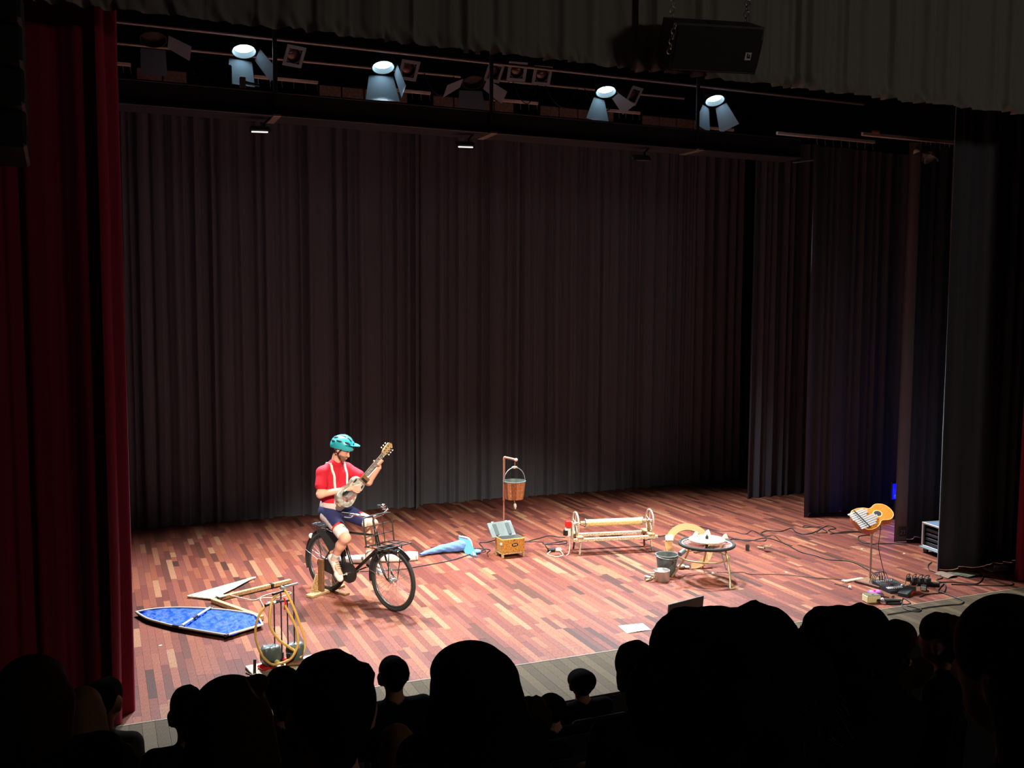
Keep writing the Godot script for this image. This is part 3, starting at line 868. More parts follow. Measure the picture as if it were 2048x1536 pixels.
func wheel(t: Node3D, at: Vector3, R: float) -> void:
	var w := Node3D.new()
	w.name = "wheel"
	t.add_child(w, true)
	w.position = at
	var ty := MB.new()
	ty.ring(Vector3.ZERO, Vector3.BACK, R - 0.022, 0.022, 56, 10)
	part("tyre", ty, M.rubber, w)
	var rm := MB.new()
	rm.ring(Vector3.ZERO, Vector3.BACK, R - 0.052, 0.012, 56, 8, 0, TAU, 1.0)
	part("rim", rm, mat(Color(0.35, 0.35, 0.35), 0.35, 0.7), w)
	var sp := MB.new()
	for k in 32:
		var a := TAU * k / 32.0
		var s := 0.03 if k % 2 == 0 else -0.03
		var o := a + (0.9 if (k / 2) % 2 == 0 else -0.9)
		sp.tube([Vector3(cos(o) * 0.03, sin(o) * 0.03, s), Vector3(cos(a) * (R - 0.056), sin(a) * (R - 0.056), 0)], 0.0016, 4, false, false)
	part("spokes", sp, M.steel, w).set_meta("kind", "stuff")
	var hb := MB.new()
	hb.cyl(Vector3(0, 0, -0.05), Vector3(0, 0, 0.05), 0.022); hb.cyl(Vector3(0, 0, -0.035), Vector3(0, 0, -0.03), 0.036); hb.cyl(Vector3(0, 0, 0.03), Vector3(0, 0, 0.035), 0.036)
	part("hub", hb, M.steel, w)

func bicycle() -> void:
	var t := thing("bicycle", "black upright city bicycle with a front carrier, ridden by the man in red", "bicycle", BIKE_AT, bike_basis())
	var R := 0.355
	var fx := 1.16
	wheel(t, Vector3(0, R, 0), R)
	wheel(t, Vector3(fx, R, 0), R)
	var paint := mat(Color(0.09, 0.09, 0.09), 0.3, 0.1)
	var bb := Vector3(0.5, 0.33, 0)
	var seat := Vector3(0.27, 0.80, 0)
	var h0 := Vector3(0.945, 0.66, 0)
	var h1 := Vector3(0.875, 0.86, 0)
	var fr := MB.new()
	fr.tube([bb, seat], 0.017, 10)
	fr.tube([bb, h0 + Vector3(-0.01, 0.03, 0)], 0.02, 10)
	fr.tube([seat + Vector3(0.01, -0.03, 0), h1 + Vector3(0, -0.04, 0)], 0.014, 10)
	fr.tube([h0, h1], 0.021, 12)
	for s in [-1.0, 1.0]:
		fr.tube([bb + Vector3(-0.03, 0, 0.03 * s), Vector3(0, R, 0.055 * s)], 0.009, 8)
		fr.tube([seat + Vector3(-0.01, -0.06, 0.02 * s), Vector3(0, R, 0.055 * s)], 0.008, 8)
	fr.cyl(bb - Vector3(0, 0, 0.05), bb + Vector3(0, 0, 0.05), 0.025)
	part("frame", fr, paint, t)
	var fk := MB.new()
	for s in [-1.0, 1.0]:
		fk.tube(smooth([h0 + Vector3(0.01, -0.02, 0.05 * s), Vector3(1.02, 0.5, 0.052 * s), Vector3(1.09, 0.4, 0.055 * s), Vector3(fx, R, 0.058 * s)]), 0.011, 8)
	fk.box(h0 + Vector3(0.005, -0.015, 0), Vector3(0.05, 0.035, 0.12), Basis(), 0.01)
	part("fork", fk, paint, t)
	part("fork_crown_cap", bx(h0 + Vector3(0.03, 0.012, 0), Vector3(0.06, 0.03, 0.09), Basis(), 0.01), M.chrome, t)
	for w in [[Vector3(0, R, 0), 0.35, 3.5], [Vector3(fx, R, 0), 0.8, 3.35]]:
		var g := MB.new()
		var p := []
		for k in 25:
			var a: float = lerpf(w[1], w[2], k / 24.0)
			p.append(w[0] + Vector3(cos(a), sin(a), 0) * (R + 0.018))
		g.tube(p, 0.031, 8, false, true, 0.3, Vector3.BACK)
		part("mudguard", g, paint, t)
	var st := MB.new()
	for s in [-1.0, 1.0]:
		st.tube([Vector3(fx, R, 0.06 * s), Vector3(fx - 0.36, R + 0.06, 0.03 * s)], 0.003, 5)
		st.tube([Vector3(0, R, 0.06 * s), Vector3(-0.35, R + 0.1, 0.03 * s)], 0.003, 5)
	part("mudguard_stay", st, M.steel, t)
	# saddle and post
	part("seat_post", cy(seat, Vector3(0.215, 0.9, 0), 0.013), M.chrome, t)
	var sd := MB.new()
	var o := PackedVector2Array()
	for q in [[-0.14, -0.09], [-0.14, 0.09], [-0.08, 0.1], [0.0, 0.055], [0.12, 0.022], [0.15, 0.0], [0.12, -0.022], [0.0, -0.055], [-0.08, -0.1]]: o.append(Vector2(q[0], q[1]))
	sd.slab(o, 0.05, Transform3D(Basis(Vector3.RIGHT, Vector3.BACK, Vector3.DOWN), Vector3(0.2, 0.905, 0)))
	part("saddle", sd, M.black, t)
	# chain case, crank, pedals
	var cc := PackedVector2Array()
	for k in 13:
		var a := lerpf(-PI / 2, PI / 2, k / 12.0) 
		cc.append(Vector2(0.5 + cos(a) * 0.115, 0.33 + sin(a) * 0.115))
	for k in 9:
		var a := lerpf(PI / 2, 3 * PI / 2, k / 8.0)
		cc.append(Vector2(0.0 + cos(a) * 0.06, R + sin(a) * 0.06))
	var cm := MB.new()
	cm.slab(cc, 0.035, Transform3D(Basis(), Vector3(0, 0, 0.075)))
	part("chain_case", cm, M.black, t)
	var ck := MB.new()
	var rp := Vector3(0.385, 0.275, 0)
	var lp := bb * 2 - rp
	ck.tube([Vector3(bb.x, bb.y, 0.1), Vector3(rp.x, rp.y, 0.11)], 0.011, 8)
	ck.tube([Vector3(bb.x, bb.y, -0.08), Vector3(lp.x, lp.y, -0.1)], 0.011, 8)
	ck.cyl(Vector3(bb.x, bb.y, -0.09), Vector3(bb.x, bb.y, 0.115), 0.016)
	part("crank", ck, M.chrome, t)
	for e in [[rp, 1.0, -0.9], [lp, -1.0, -0.35]]:
		var c: Vector3 = Vector3(e[0].x, e[0].y, 0.16 * e[1])
		part("pedal", bx(c, Vector3(0.09, 0.025, 0.085), Basis(Vector3.BACK, e[2]), 0.005), M.black, t)
	# coat guard over the rear wheel
	var cg := PackedVector2Array([Vector2(-0.05, 0.755), Vector2(0.06, 0.77), Vector2(0.31, 0.735), Vector2(0.335, 0.68), Vector2(0.22, 0.56), Vector2(0.15, 0.525), Vector2(0.08, 0.6), Vector2(-0.03, 0.7)])
	for s in [-1.0, 1.0]:
		var g := MB.new()
		g.slab(cg, 0.008, Transform3D(Basis(), Vector3(0, 0, 0.075 * s)))
		part("coat_guard", g, mat(Color(0.13, 0.15, 0.15), 0.7), t)
	# rear carrier
	var rk := MB.new()
	for s in [-0.065, -0.022, 0.022, 0.065]: rk.tube([Vector3(0.24, 0.8, s), Vector3(-0.19, 0.8, s)], 0.007, 6)
	for x in [0.23, 0.1, -0.05, -0.18]: rk.tube([Vector3(x, 0.8, -0.068), Vector3(x, 0.8, 0.068)], 0.006, 6)
	for s in [-1.0, 1.0]: rk.tube([Vector3(-0.1, 0.8, 0.065 * s), Vector3(0, R, 0.065 * s)], 0.006, 6)
	rk.tube(smooth([Vector3(-0.18, 0.8, -0.065), Vector3(-0.235, 0.79, 0), Vector3(-0.18, 0.8, 0.065)]), 0.008, 6)
	part("rear_carrier", rk, mat(Color(0.17, 0.18, 0.2), 0.4, 0.3), t)
	var rl := MB.new()
	rl.ball(Vector3(-0.285, 0.63, 0.0), Vector3(0.022, 0.032, 0.032))
	part("rear_lamp", rl, mat(Color(0.92, 0.9, 0.88), 0.3), t)
	# stem, handlebar, grips, bell
	part("stem", tb([h1, Vector3(0.835, 0.98, 0), Vector3(0.86, 1.035, 0)], 0.013, 10), M.chrome, t)
	var hp := [Vector3(0.66, 1.085, 0.27), Vector3(0.74, 1.09, 0.27), Vector3(0.83, 1.085, 0.225), Vector3(0.87, 1.05, 0.12), Vector3(0.865, 1.037, 0), Vector3(0.87, 1.05, -0.12), Vector3(0.83, 1.085, -0.225), Vector3(0.74, 1.09, -0.27), Vector3(0.66, 1.085, -0.27)]
	part("handlebar", tb(smooth(hp, 6), 0.0125, 10), M.chrome, t)
	for s in [-1.0, 1.0]:
		part("grip", cy(Vector3(0.62, 1.083, 0.27 * s), Vector3(0.74, 1.09, 0.27 * s), 0.017), M.black, t)
		part("brake_lever", tb(smooth([Vector3(0.79, 1.09, 0.25 * s), Vector3(0.78, 1.06, 0.285 * s), Vector3(0.68, 1.05, 0.29 * s)]), 0.006, 6), M.steel, t)
	var bl := MB.new()
	bl.ball(Vector3(0.8, 1.125, -0.19), Vector3(0.032, 0.024, 0.032))
	part("bell", bl, M.chrome, t)
	# front carrier: upright rack of tubes and a flat platform
	var iron := mat(Color(0.2, 0.19, 0.17), 0.45, 0.3)
	var ca := MB.new()
	var lo := 0.735
	var hi := 1.06
	var px := func(y, z): return Vector3(lerpf(0.955, 0.905, (y - lo) / (hi - lo)), y, z)
	ca.tube(smooth([px.call(lo, 0.21), px.call(hi - 0.05, 0.21), px.call(hi, 0.16), px.call(hi, -0.16), px.call(hi - 0.05, -0.21), px.call(lo, -0.21)], 4), 0.0085, 8)
	for y in [0.845, 0.955]: ca.tube([px.call(y, 0.21), px.call(y, -0.21)], 0.006, 6)
	for z in [0.07, -0.07]: ca.tube([px.call(lo, z), px.call(hi, z)], 0.006, 6)
	part("front_carrier", ca, iron, t)
	var pl := MB.new()
	for z in [0.21, 0.105, 0.0, -0.105, -0.21]: pl.tube([Vector3(0.93, lo, z), Vector3(1.24, lo + 0.02, z)], 0.006, 6)
	for x in [0.935, 1.09, 1.24]: pl.tube([Vector3(x, lo + 0.02 * (x - 0.93) / 0.31, 0.215), Vector3(x, lo + 0.02 * (x - 0.93) / 0.31, -0.215)], 0.0085, 6)
	for s in [-1.0, 1.0]: pl.tube([Vector3(1.2, lo + 0.016, 0.1 * s), Vector3(fx, R, 0.07 * s)], 0.006, 6)
	part("carrier_platform", pl, iron, t)
	var hl := Node3D.new()
	hl.name = "head_lamp"
	t.add_child(hl, true)
	hl.position = Vector3(1.25, 0.685, 0)
	var lm := MB.new()
	lm.lathe([Vector2(0, -0.05), Vector2(0.03, -0.045), Vector2(0.044, 0.0), Vector2(0.046, 0.02)], Transform3D(Basis(Vector3.BACK, -PI / 2), Vector3.ZERO), 18)
	part("shell", lm, M.black, hl)
	var gl := MB.new()
	gl.ball(Vector3(0.018, 0, 0), Vector3(0.014, 0.043, 0.043))
	part("glass", gl, M.chrome, hl)
	part("bracket", cy(Vector3(-0.01, 0.04, 0), Vector3(-0.01, 0.075, 0), 0.006), M.black, hl)

func bicycle_stand() -> void:
	var t := thing("bicycle_stand", "rough wooden stand of boards holding up the bicycle's rear wheel", "stand", BIKE_AT, bike_basis())
	part("base_board", bx(Vector3(0.02, 0.015, 0.03), Vector3(0.11, 0.03, 0.56), Basis(Vector3.UP, 0.12), 0.004), M.pale_wood, t)
	part("base_board", bx(Vector3(0.17, 0.013, -0.05), Vector3(0.3, 0.026, 0.08), Basis(), 0.004), M.brown_wood, t)
	for s in [-1.0, 1.0]:
		part("post", bx(Vector3(0.03, 0.225, 0.105 * s), Vector3(0.085, 0.39, 0.035), Basis(), 0.004), M.brown_wood if s > 0 else M.pale_wood, t)
		var b := MB.new()
		b.slab(PackedVector2Array([Vector2(0, 0), Vector2(0.1, 0), Vector2(0.02, 0.2), Vector2(0, 0.2)]), 0.02, Transform3D(Basis(Vector3.BACK * s, Vector3.UP, Vector3.RIGHT * -s), Vector3(-0.02, 0.03, 0.125 * s)))
		part("brace", b, M.pale_wood, t)

func performer() -> void:
	var t := thing("person", "person in red shirt, white braces and teal helmet playing guitar on the bicycle", "person", BIKE_AT, bike_basis())
	# joints
	var sh_r := Vector3(0.165, 1.485, 0.18)
	var el_r := Vector3(0.235, 1.25, 0.27)
	var wr_r := Vector3(0.485, 1.315, 0.03)
	var sh_l := Vector3(0.17, 1.485, -0.18)
	var el_l := Vector3(0.395, 1.335, -0.325)
	var wr_l := Vector3(0.56, 1.52, -0.345)
	var hip := [Vector3(0.15, 1.0, 0.09), Vector3(0.15, 1.0, -0.09)]
	var knee := [Vector3(0.545, 0.765, 0.165), Vector3(0.605, 0.875, -0.2)]
	var ank := [Vector3(0.315, 0.475, 0.14), Vector3(0.56, 0.475, -0.17)]
	var toe := [Vector3(0.43, 0.325, 0.155), Vector3(0.73, 0.375, -0.18)]
	# head frame
	var hf := Vector3(0.86, -0.36, -0.34).normalized()
	var hr := hf.cross(Vector3.UP).normalized()
	var hb := Basis(hf, hr.cross(hf), hr)
	var hc := Vector3(0.27, 1.735, -0.02)
	var H := func(x, y, z): return hc + hb * Vector3(x, y, z)
	var bones := []
	# trunk
	bones.append_array([[Vector3(0.15, 1.0, -0.075), Vector3(0.15, 1.0, 0.075), 0.115, 0.115], [Vector3(0.155, 1.05, 0), Vector3(0.165, 1.26, 0), 0.12, 0.12],
		[Vector3(0.16, 1.2, 0.05), Vector3(0.165, 1.42, 0.08), 0.105, 0.1], [Vector3(0.16, 1.2, -0.05), Vector3(0.165, 1.42, -0.08), 0.105, 0.1],
		[sh_l, sh_r, 0.058, 0.058], [Vector3(0.17, 1.53, 0), H.call(-0.03, -0.08, 0), 0.058, 0.052]])
	var trunk := bones.size()
	# head: skull, face, jaw, nose, brow, lips, ears
	var head := [[H.call(-0.025, 0.04, 0), H.call(0.015, 0.035, 0), 0.088, 0.082], [H.call(0.03, -0.02, 0), H.call(0.035, -0.055, 0), 0.062, 0.052], [H.call(0.05, -0.085, 0), H.call(0.06, -0.095, 0), 0.032, 0.028],
		[H.call(0.088, 0.015, 0), H.call(0.108, -0.028, 0), 0.011, 0.015], [H.call(0.078, 0.03, -0.035), H.call(0.078, 0.03, 0.035), 0.016, 0.016],
		[H.call(0.084, -0.058, -0.016), H.call(0.084, -0.058, 0.016), 0.01, 0.01], [H.call(0.083, -0.072, -0.013), H.call(0.083, -0.072, 0.013), 0.01, 0.01],
		[H.call(0.0, 0.005, 0.085), H.call(-0.012, -0.03, 0.082), 0.018, 0.014], [H.call(0.0, 0.005, -0.085), H.call(-0.012, -0.03, -0.082), 0.018, 0.014]]
	# arms
	var arms := [[sh_r, el_r, 0.052, 0.042], [el_r, wr_r, 0.044, 0.028], [sh_l, el_l, 0.052, 0.042], [el_l, wr_l, 0.044, 0.028]]
	# legs
	var legs := []
	for i in 2:
		legs.append_array([[hip[i], knee[i], 0.092, 0.06], [knee[i], lerp(knee[i], ank[i], 0.35) + Vector3(-0.012, 0, 0), 0.056, 0.056], [lerp(knee[i], ank[i], 0.35) + Vector3(-0.012, 0, 0), ank[i], 0.055, 0.036], [ank[i], toe[i], 0.036, 0.03]])
	var skin := Color(0.86, 0.64, 0.54)
	var body := bones + arms + legs + [[H.call(-0.02, 0.04, 0), H.call(0.015, 0.0, 0), 0.08, 0.072]]
	var bm := part("body", net_mesh(nets(body, 0.011, 0.035), func(_p, _w): return skin), M.skin, t)
	var hm := nets(head, 0.0042, 0.018)
	var paint := func(p, _w):
		var q: Vector3 = hb.inverse() * (p - hc)
		if q.x < -0.02 and q.y < 0.01 and q.y > -0.05 and absf(q.z) < 0.09: return Color(0.38, 0.24, 0.17)       # hair at the nape
		if absf(q.z) > 0.05 and q.x < 0.03 and q.y > 0.01 and q.x > -0.0 and absf(q.z) < 0.078: return Color(0.36, 0.23, 0.16)
		if q.x > 0.0 and q.y < -0.04 and not (q.x > 0.085 and absf(q.y + 0.065) < 0.009 and absf(q.z) < 0.02): return Color(0.5, 0.34, 0.26)   # short beard
		if q.x > 0.07 and q.y > 0.022 and q.y < 0.04 and absf(q.z) > 0.012 and absf(q.z) < 0.05: return Color(0.34, 0.22, 0.15)   # brows
		return skin
	part("head", net_mesh(hm, paint), M.skin, bm)
	for s in [-1.0, 1.0]:
		var e := MB.new()
		e.ball(H.call(0.079, 0.008, 0.031 * s), 0.011, Basis(), 10)
		part("eye", e, mat(Color(0.85, 0.82, 0.78), 0.3), bm)
		var i := MB.new()
		i.ball(H.call(0.087, 0.003, 0.031 * s), 0.006, Basis(), 8)
		part("iris", i, mat(Color(0.12, 0.08, 0.06), 0.3), bm)
	# hands: palm, four bent fingers, thumb
	var ga := guitar_axis()
	var hands := []
	# right hand: plucking over the strings
	var fw := (ga * Vector3(0.27, 0.0, 0.10) - wr_r).normalized()
	var pr := wr_r + fw * 0.085
	hands.append([wr_r - fw * 0.02, wr_r + fw * 0.02, 0.027, 0.026])
	var across := (ga.basis.z.cross(fw)).normalized()
	for k in 4:
		var o: Vector3 = across * (-0.03 + 0.02 * k)
		var ln: float = [0.9, 1.0, 0.96, 0.78][k]
		hands.append([wr_r + fw * 0.02 + o * 0.4, pr + o, 0.016, 0.012])
		var k1: Vector3 = pr + o + (fw * 0.034 - ga.basis.z * 0.01) * ln
		var k2: Vector3 = k1 + (fw * 0.012 - ga.basis.z * 0.026) * ln
		hands.append([pr + o, k1, 0.0105, 0.0095]); hands.append([k1, k2, 0.0095, 0.008])
	var th: Vector3 = wr_r + fw * 0.035 - across * 0.03
	hands.append([th, th + fw * 0.035 - across * 0.022, 0.014, 0.011]); hands.append([th + fw * 0.035 - across * 0.022, th + fw * 0.066 - across * 0.022 - ga.basis.z * 0.006, 0.0105, 0.009])
	var right := hands.size()
	# left hand: thumb behind the neck, fingers over the strings
	var np: Vector3 = ga * Vector3(0.665, 0, 0)
	var lx: Vector3 = ga.basis.x
	var lz: Vector3 = ga.basis.z
	var ly: Vector3 = ga.basis.y
	var pl: Vector3 = np - ly * 0.045 - lz * 0.028
	hands.append([wr_l, pl, 0.028, 0.024])
	for k in 4:
		var o: Vector3 = lx * (-0.032 + 0.021 * k)
		var b0: Vector3 = pl + o + ly * 0.005
		var b1: Vector3 = np + o - ly * 0.05 + lz * 0.02
		var b2: Vector3 = np + o - ly * 0.028 + lz * 0.036
		var b3: Vector3 = np + o - ly * 0.004 + lz * 0.021
		hands.append([wr_l.lerp(pl, 0.4), b0, 0.018, 0.013]); hands.append([b0, b1, 0.012, 0.0105]); hands.append([b1, b2, 0.0105, 0.0095]); hands.append([b2, b3, 0.0095, 0.008])
	var tl: Vector3 = pl - lx * 0.03
	hands.append([wr_l.lerp(pl, 0.6) - lx * 0.015, tl + ly * 0.02 - lz * 0.004, 0.015, 0.012]); hands.append([tl + ly * 0.02 - lz * 0.004, np - lx * 0.03 + ly * 0.012 - lz * 0.028, 0.0115, 0.0095])
	for e in [hands.slice(0, right), hands.slice(right)]: part("hand", net_mesh(nets(e, 0.0036, 0.006), func(_p, _w): return skin), M.skin, bm)
	# red shirt
	var g := 0.014
	var tee := [[Vector3(0.155, 1.13, 0), Vector3(0.165, 1.26, 0), 0.12 + g, 0.122 + g], [Vector3(0.16, 1.14, 0.05), Vector3(0.165, 1.42, 0.08), 0.105 + g, 0.1 + g], [Vector3(0.16, 1.14, -0.05), Vector3(0.165, 1.42, -0.08), 0.105 + g, 0.1 + g], [sh_l, sh_r, 0.052 + g, 0.052 + g], [Vector3(0.165, 1.5, 0), Vector3(0.185, 1.56, 0), 0.08, 0.066], [Vector3(0.19, 1.585, 0.04), sh_r, 0.045, 0.058], [Vector3(0.19, 1.585, -0.04), sh_l, 0.045, 0.058],
		[sh_r, sh_r.lerp(el_r, 0.6), 0.055 + g, 0.058 + g], [sh_l, sh_l.lerp(el_l, 0.55), 0.055 + g, 0.058 + g], [Vector3(0.06, 1.13, 0.09), Vector3(0.06, 1.2, 0.09), 0.045, 0.05]]
	part("shirt", net_mesh(nets(tee, 0.009, 0.03), func(_p, _w): return Color(0.82, 0.05, 0.17)), M.cloth_v, t)
	# pale waistband
	var wb := [[Vector3(0.15, 1.055, -0.05), Vector3(0.15, 1.055, 0.05), 0.128, 0.128], [Vector3(0.155, 1.1, -0.04), Vector3(0.155, 1.1, 0.04), 0.128, 0.128]]
	part("waistband", net_mesh(nets(wb, 0.009, 0.03), func(_p, _w): return Color(0.85, 0.76, 0.74)), M.cloth_v, t)
	# cycling shorts, navy with white and red panels at the hems
	var so := [[Vector3(0.15, 1.0, -0.075), Vector3(0.15, 1.0, 0.075), 0.127, 0.127]]
	for i in 2: so.append([hip[i], hip[i].lerp(knee[i], 0.83), 0.105, 0.077])
	var spaint := func(p, _w):
		var s := 0 if p.z > 0 else 1
		var ax: Vector3 = knee[s] - hip[s]
		var u: float = (p - hip[s]).dot(ax) / ax.length_squared()
		var side: float = (p - hip[s].lerp(knee[s], u)).dot(Vector3(0, 0, 1 if s == 0 else -1))
		if u > 0.92: return Color(0.85, 0.12, 0.12)
		if u > 0.6:
			if side < -0.03 and u < 0.8: return Color(0.14, 0.16, 0.36)
			if u < 0.655: return Color(0.88, 0.14, 0.13)
			return Color(0.93, 0.9, 0.88)
		if side > 0.068 and u > 0.05 and p.y < hip[s].lerp(knee[s], u).y + 0.02: return Color(0.88, 0.85, 0.84)
		return Color(0.12, 0.14, 0.33)
	part("shorts", net_mesh(nets(so, 0.008, 0.03), spaint), M.cloth_v, t)
	# braces
	for s in [-1.0, 1.0]:
		var p := []
		for k in 13:
			var u := k / 12.0
			var y := lerpf(1.12, 1.59, u)
			var z: float = s * lerpf(0.085, 0.1, u)
			var x := 0.45
			while x > 0.0 and field(tee, Vector3(x, y, z), 0.03) > 0.004: x -= 0.004
			p.append(Vector3(x, y, z))
		for k in 10:
			var u := k / 9.0
			var y := lerpf(1.59, 1.14, u)
			var z: float = s * lerpf(0.1, 0.05, u)
			var x := -0.2
			while x < 0.3 and field(tee, Vector3(x, y, z), 0.03) > 0.004: x += 0.004
			p.append(Vector3(x, y, z))
		var m := MB.new()
		m.tube(p, 0.016, 8, false, true, 0.25, Vector3(0, 0, 1).cross(Vector3.UP) if false else Vector3.ZERO)
		var ribbon := MB.new()
		for k in p.size() - 1:
			var a: Vector3 = p[k]
			var b: Vector3 = p[k + 1]
			var w := Vector3(0, 0, 0.015)
			var d := (b - a).normalized()
			var nn := d.cross(w).normalized() * 0.0025
			for q in [nn, -nn]: ribbon.flat(a - w + q, a + w + q, b + w + q, b - w + q, q)
		part("brace", ribbon, M.white_cloth, t)
	# socks and shoes
	for i in 2:
		var d: Vector3 = (toe[i] - ank[i]).normalized()
		var shin: Vector3 = (knee[i] - ank[i]).normalized()
		var sole: Vector3 = (-shin - d * d.dot(-shin)).normalized()
		part("sock", net_mesh(nets([[ank[i] + shin * 0.08, ank[i], 0.046, 0.042]], 0.008, 0.02), func(_p, _w): return Color(0.9, 0.88, 0.86)), M.cloth_v, t)
		var sz := Vector3(0, 0, 1)
		var heel: Vector3 = ank[i] - d * 0.045 + sole * 0.045
		var fr: Vector3 = toe[i] + d * 0.05 + sole * 0.03
		var shoe := [[ank[i], ank[i] + d * 0.06 + sole * 0.01, 0.042, 0.042], [heel, heel + d * 0.03, 0.036, 0.036], [heel, fr - d * 0.05, 0.034, 0.038], [fr - d * 0.06 - sz * 0.012, fr, 0.036, 0.03], [fr - d * 0.06 + sz * 0.012, fr, 0.036, 0.03]]
		var so2 := part("shoe", net_mesh(nets(shoe, 0.006, 0.03), func(_p, _w): return Color(0.94, 0.93, 0.9)), M.cloth_v, t)
		var lc := MB.new()
		for k in 4:
			var c: Vector3 = ank[i].lerp(toe[i], 0.3 + 0.14 * k) - sole * 0.037
			lc.tube([c - sz * 0.022, c - sole * 0.004, c + sz * 0.022], 0.004, 5)
		part("laces", lc, mat(Color(0.55, 0.53, 0.5), 0.8), so2)
	# helmet
	var he := Node3D.new()
	he.name = "helmet"
	t.add_child(he, true)
	he.transform = Transform3D(hb * Basis(Vector3.BACK, 0.12) * Basis.from_scale(Vector3.ONE * 1.06), H.call(-0.012, 0.07, 0))
	var sm := MB.new()
	sm.sheet(func(u, v):
		var a: float = u * TAU
		var la: float = lerpf(-0.32, PI / 2, v)
		var rx := 0.142 if cos(a) > 0 else 0.138
		var dip: float = 0.02 * maxf(0.0, -cos(a)) * (1.0 - v)
		return Vector3(cos(a) * cos(la) * rx, sin(la) * 0.112 - dip, -sin(a) * cos(la) * 0.112), 40, 14)
	sm.sheet(func(u, v):
		var a: float = u * TAU
		var k := lerpf(1.0, 0.86, v)
		var rx := 0.142 if cos(a) > 0 else 0.138
		return Vector3(cos(a) * cos(-0.32) * rx * k, sin(-0.32) * 0.112 - 0.02 * maxf(0.0, -cos(a)) + v * 0.01, -sin(a) * cos(-0.32) * 0.112 * k), 40, 1)
	part("shell", sm, M.teal, he)
	var vent := mat(Color(0.06, 0.16, 0.19), 0.7)
	for e in [[0.9, 0.35], [0.9, -0.35], [0.2, 0.0], [0.45, 0.75], [0.45, -0.75], [0.5, 1.6], [0.5, -1.6], [0.75, 2.3], [0.75, -2.3], [0.35, 2.9], [0.3, 2.2], [0.3, -2.2], [1.25, 1.4], [1.25, -1.4]]:
		var la: float = e[0]
		var a: float = e[1]
		var c := Vector3(cos(a) * cos(la) * 0.139, sin(la) * 0.111, -sin(a) * cos(la) * 0.11)
		var nn := Vector3(c.x / 0.0196, c.y / 0.0125, c.z / 0.0125).normalized()
		var fx := (Vector3.RIGHT - nn * nn.x).normalized()
		if fx.length() < 0.1: fx = Vector3.UP
		var vm := MB.new()
		vm.ball(c, Vector3(0.036, 0.006, 0.014), Basis(fx, nn, fx.cross(nn)), 12)
		part("vent", vm, vent, he)
	var vs := MB.new()
	for sg in [0.0, -0.006]:
		vs.sheet(func(u, v):
			var a := lerpf(-1.05, 1.05, u)
			var k := lerpf(0.96, 1.52 - 0.18 * absf(a), v)
			return Vector3(cos(a) * 0.138 * k, 0.012 + 0.02 * cos(a) + sg + 0.012 * v, -sin(a) * 0.112 * lerpf(1.0, 0.98, v)), 18, 6)
	part("visor", vs, M.teal, he)
	var sr := MB.new()
	for s in [-1.0, 1.0]:
		sr.tube(smooth([Vector3(0.05, -0.03, 0.1 * s), Vector3(0.015, -0.09, 0.09 * s), Vector3(0.03, -0.155, 0.035 * s)]), 0.006, 6)
		sr.tube(smooth([Vector3(-0.05, -0.035, 0.1 * s), Vector3(-0.01, -0.07, 0.098 * s), Vector3(0.015, -0.09, 0.09 * s)]), 0.006, 6)
	part("chin_strap", sr, M.black, he)
	travel_guitar()

func guitar_axis() -> Transform3D:    # x along the neck, y towards the rider's chin, z out of the face; origin at the tail
	var tail := Vector3(0.40, 1.14, 0.125)
	var x := Vector3(0.24, 0.635, -0.565).normalized()
	var z := Vector3(0.93, -0.1, 0.3)
	z = (z - x * z.dot(x)).normalized()
	return Transform3D(Basis(x, z.cross(x), z), tail)

func guitar_outline(l: float, w0: float, waist: float, w1: float, cnt := 20) -> PackedVector2Array:
	var up := []
	var ks := [[0.0, 0.0], [0.02, 0.55], [0.12, 0.93], [0.28, 1.0], [0.45, 0.86], [0.58, 0.0], [0.77, 0.0], [0.91, 0.0], [0.98, 0.0], [1.0, 0.0]]
	var ys := [0.0, w0 * 0.5, w0 * 0.92, w0, w0 * 0.86, waist, w1, w1 * 0.8, w1 * 0.45, 0.0]
	var p := []
	for i in ks.size(): p.append(Vector3(ks[i][0] * l, ys[i], 0))
	var out := PackedVector2Array()
	var s := smooth(p, 4)
	for q in s: out.append(Vector2(q.x, q.y))
	for i in range(s.size() - 2, 0, -1): out.append(Vector2(s[i].x, -s[i].y))
	return out

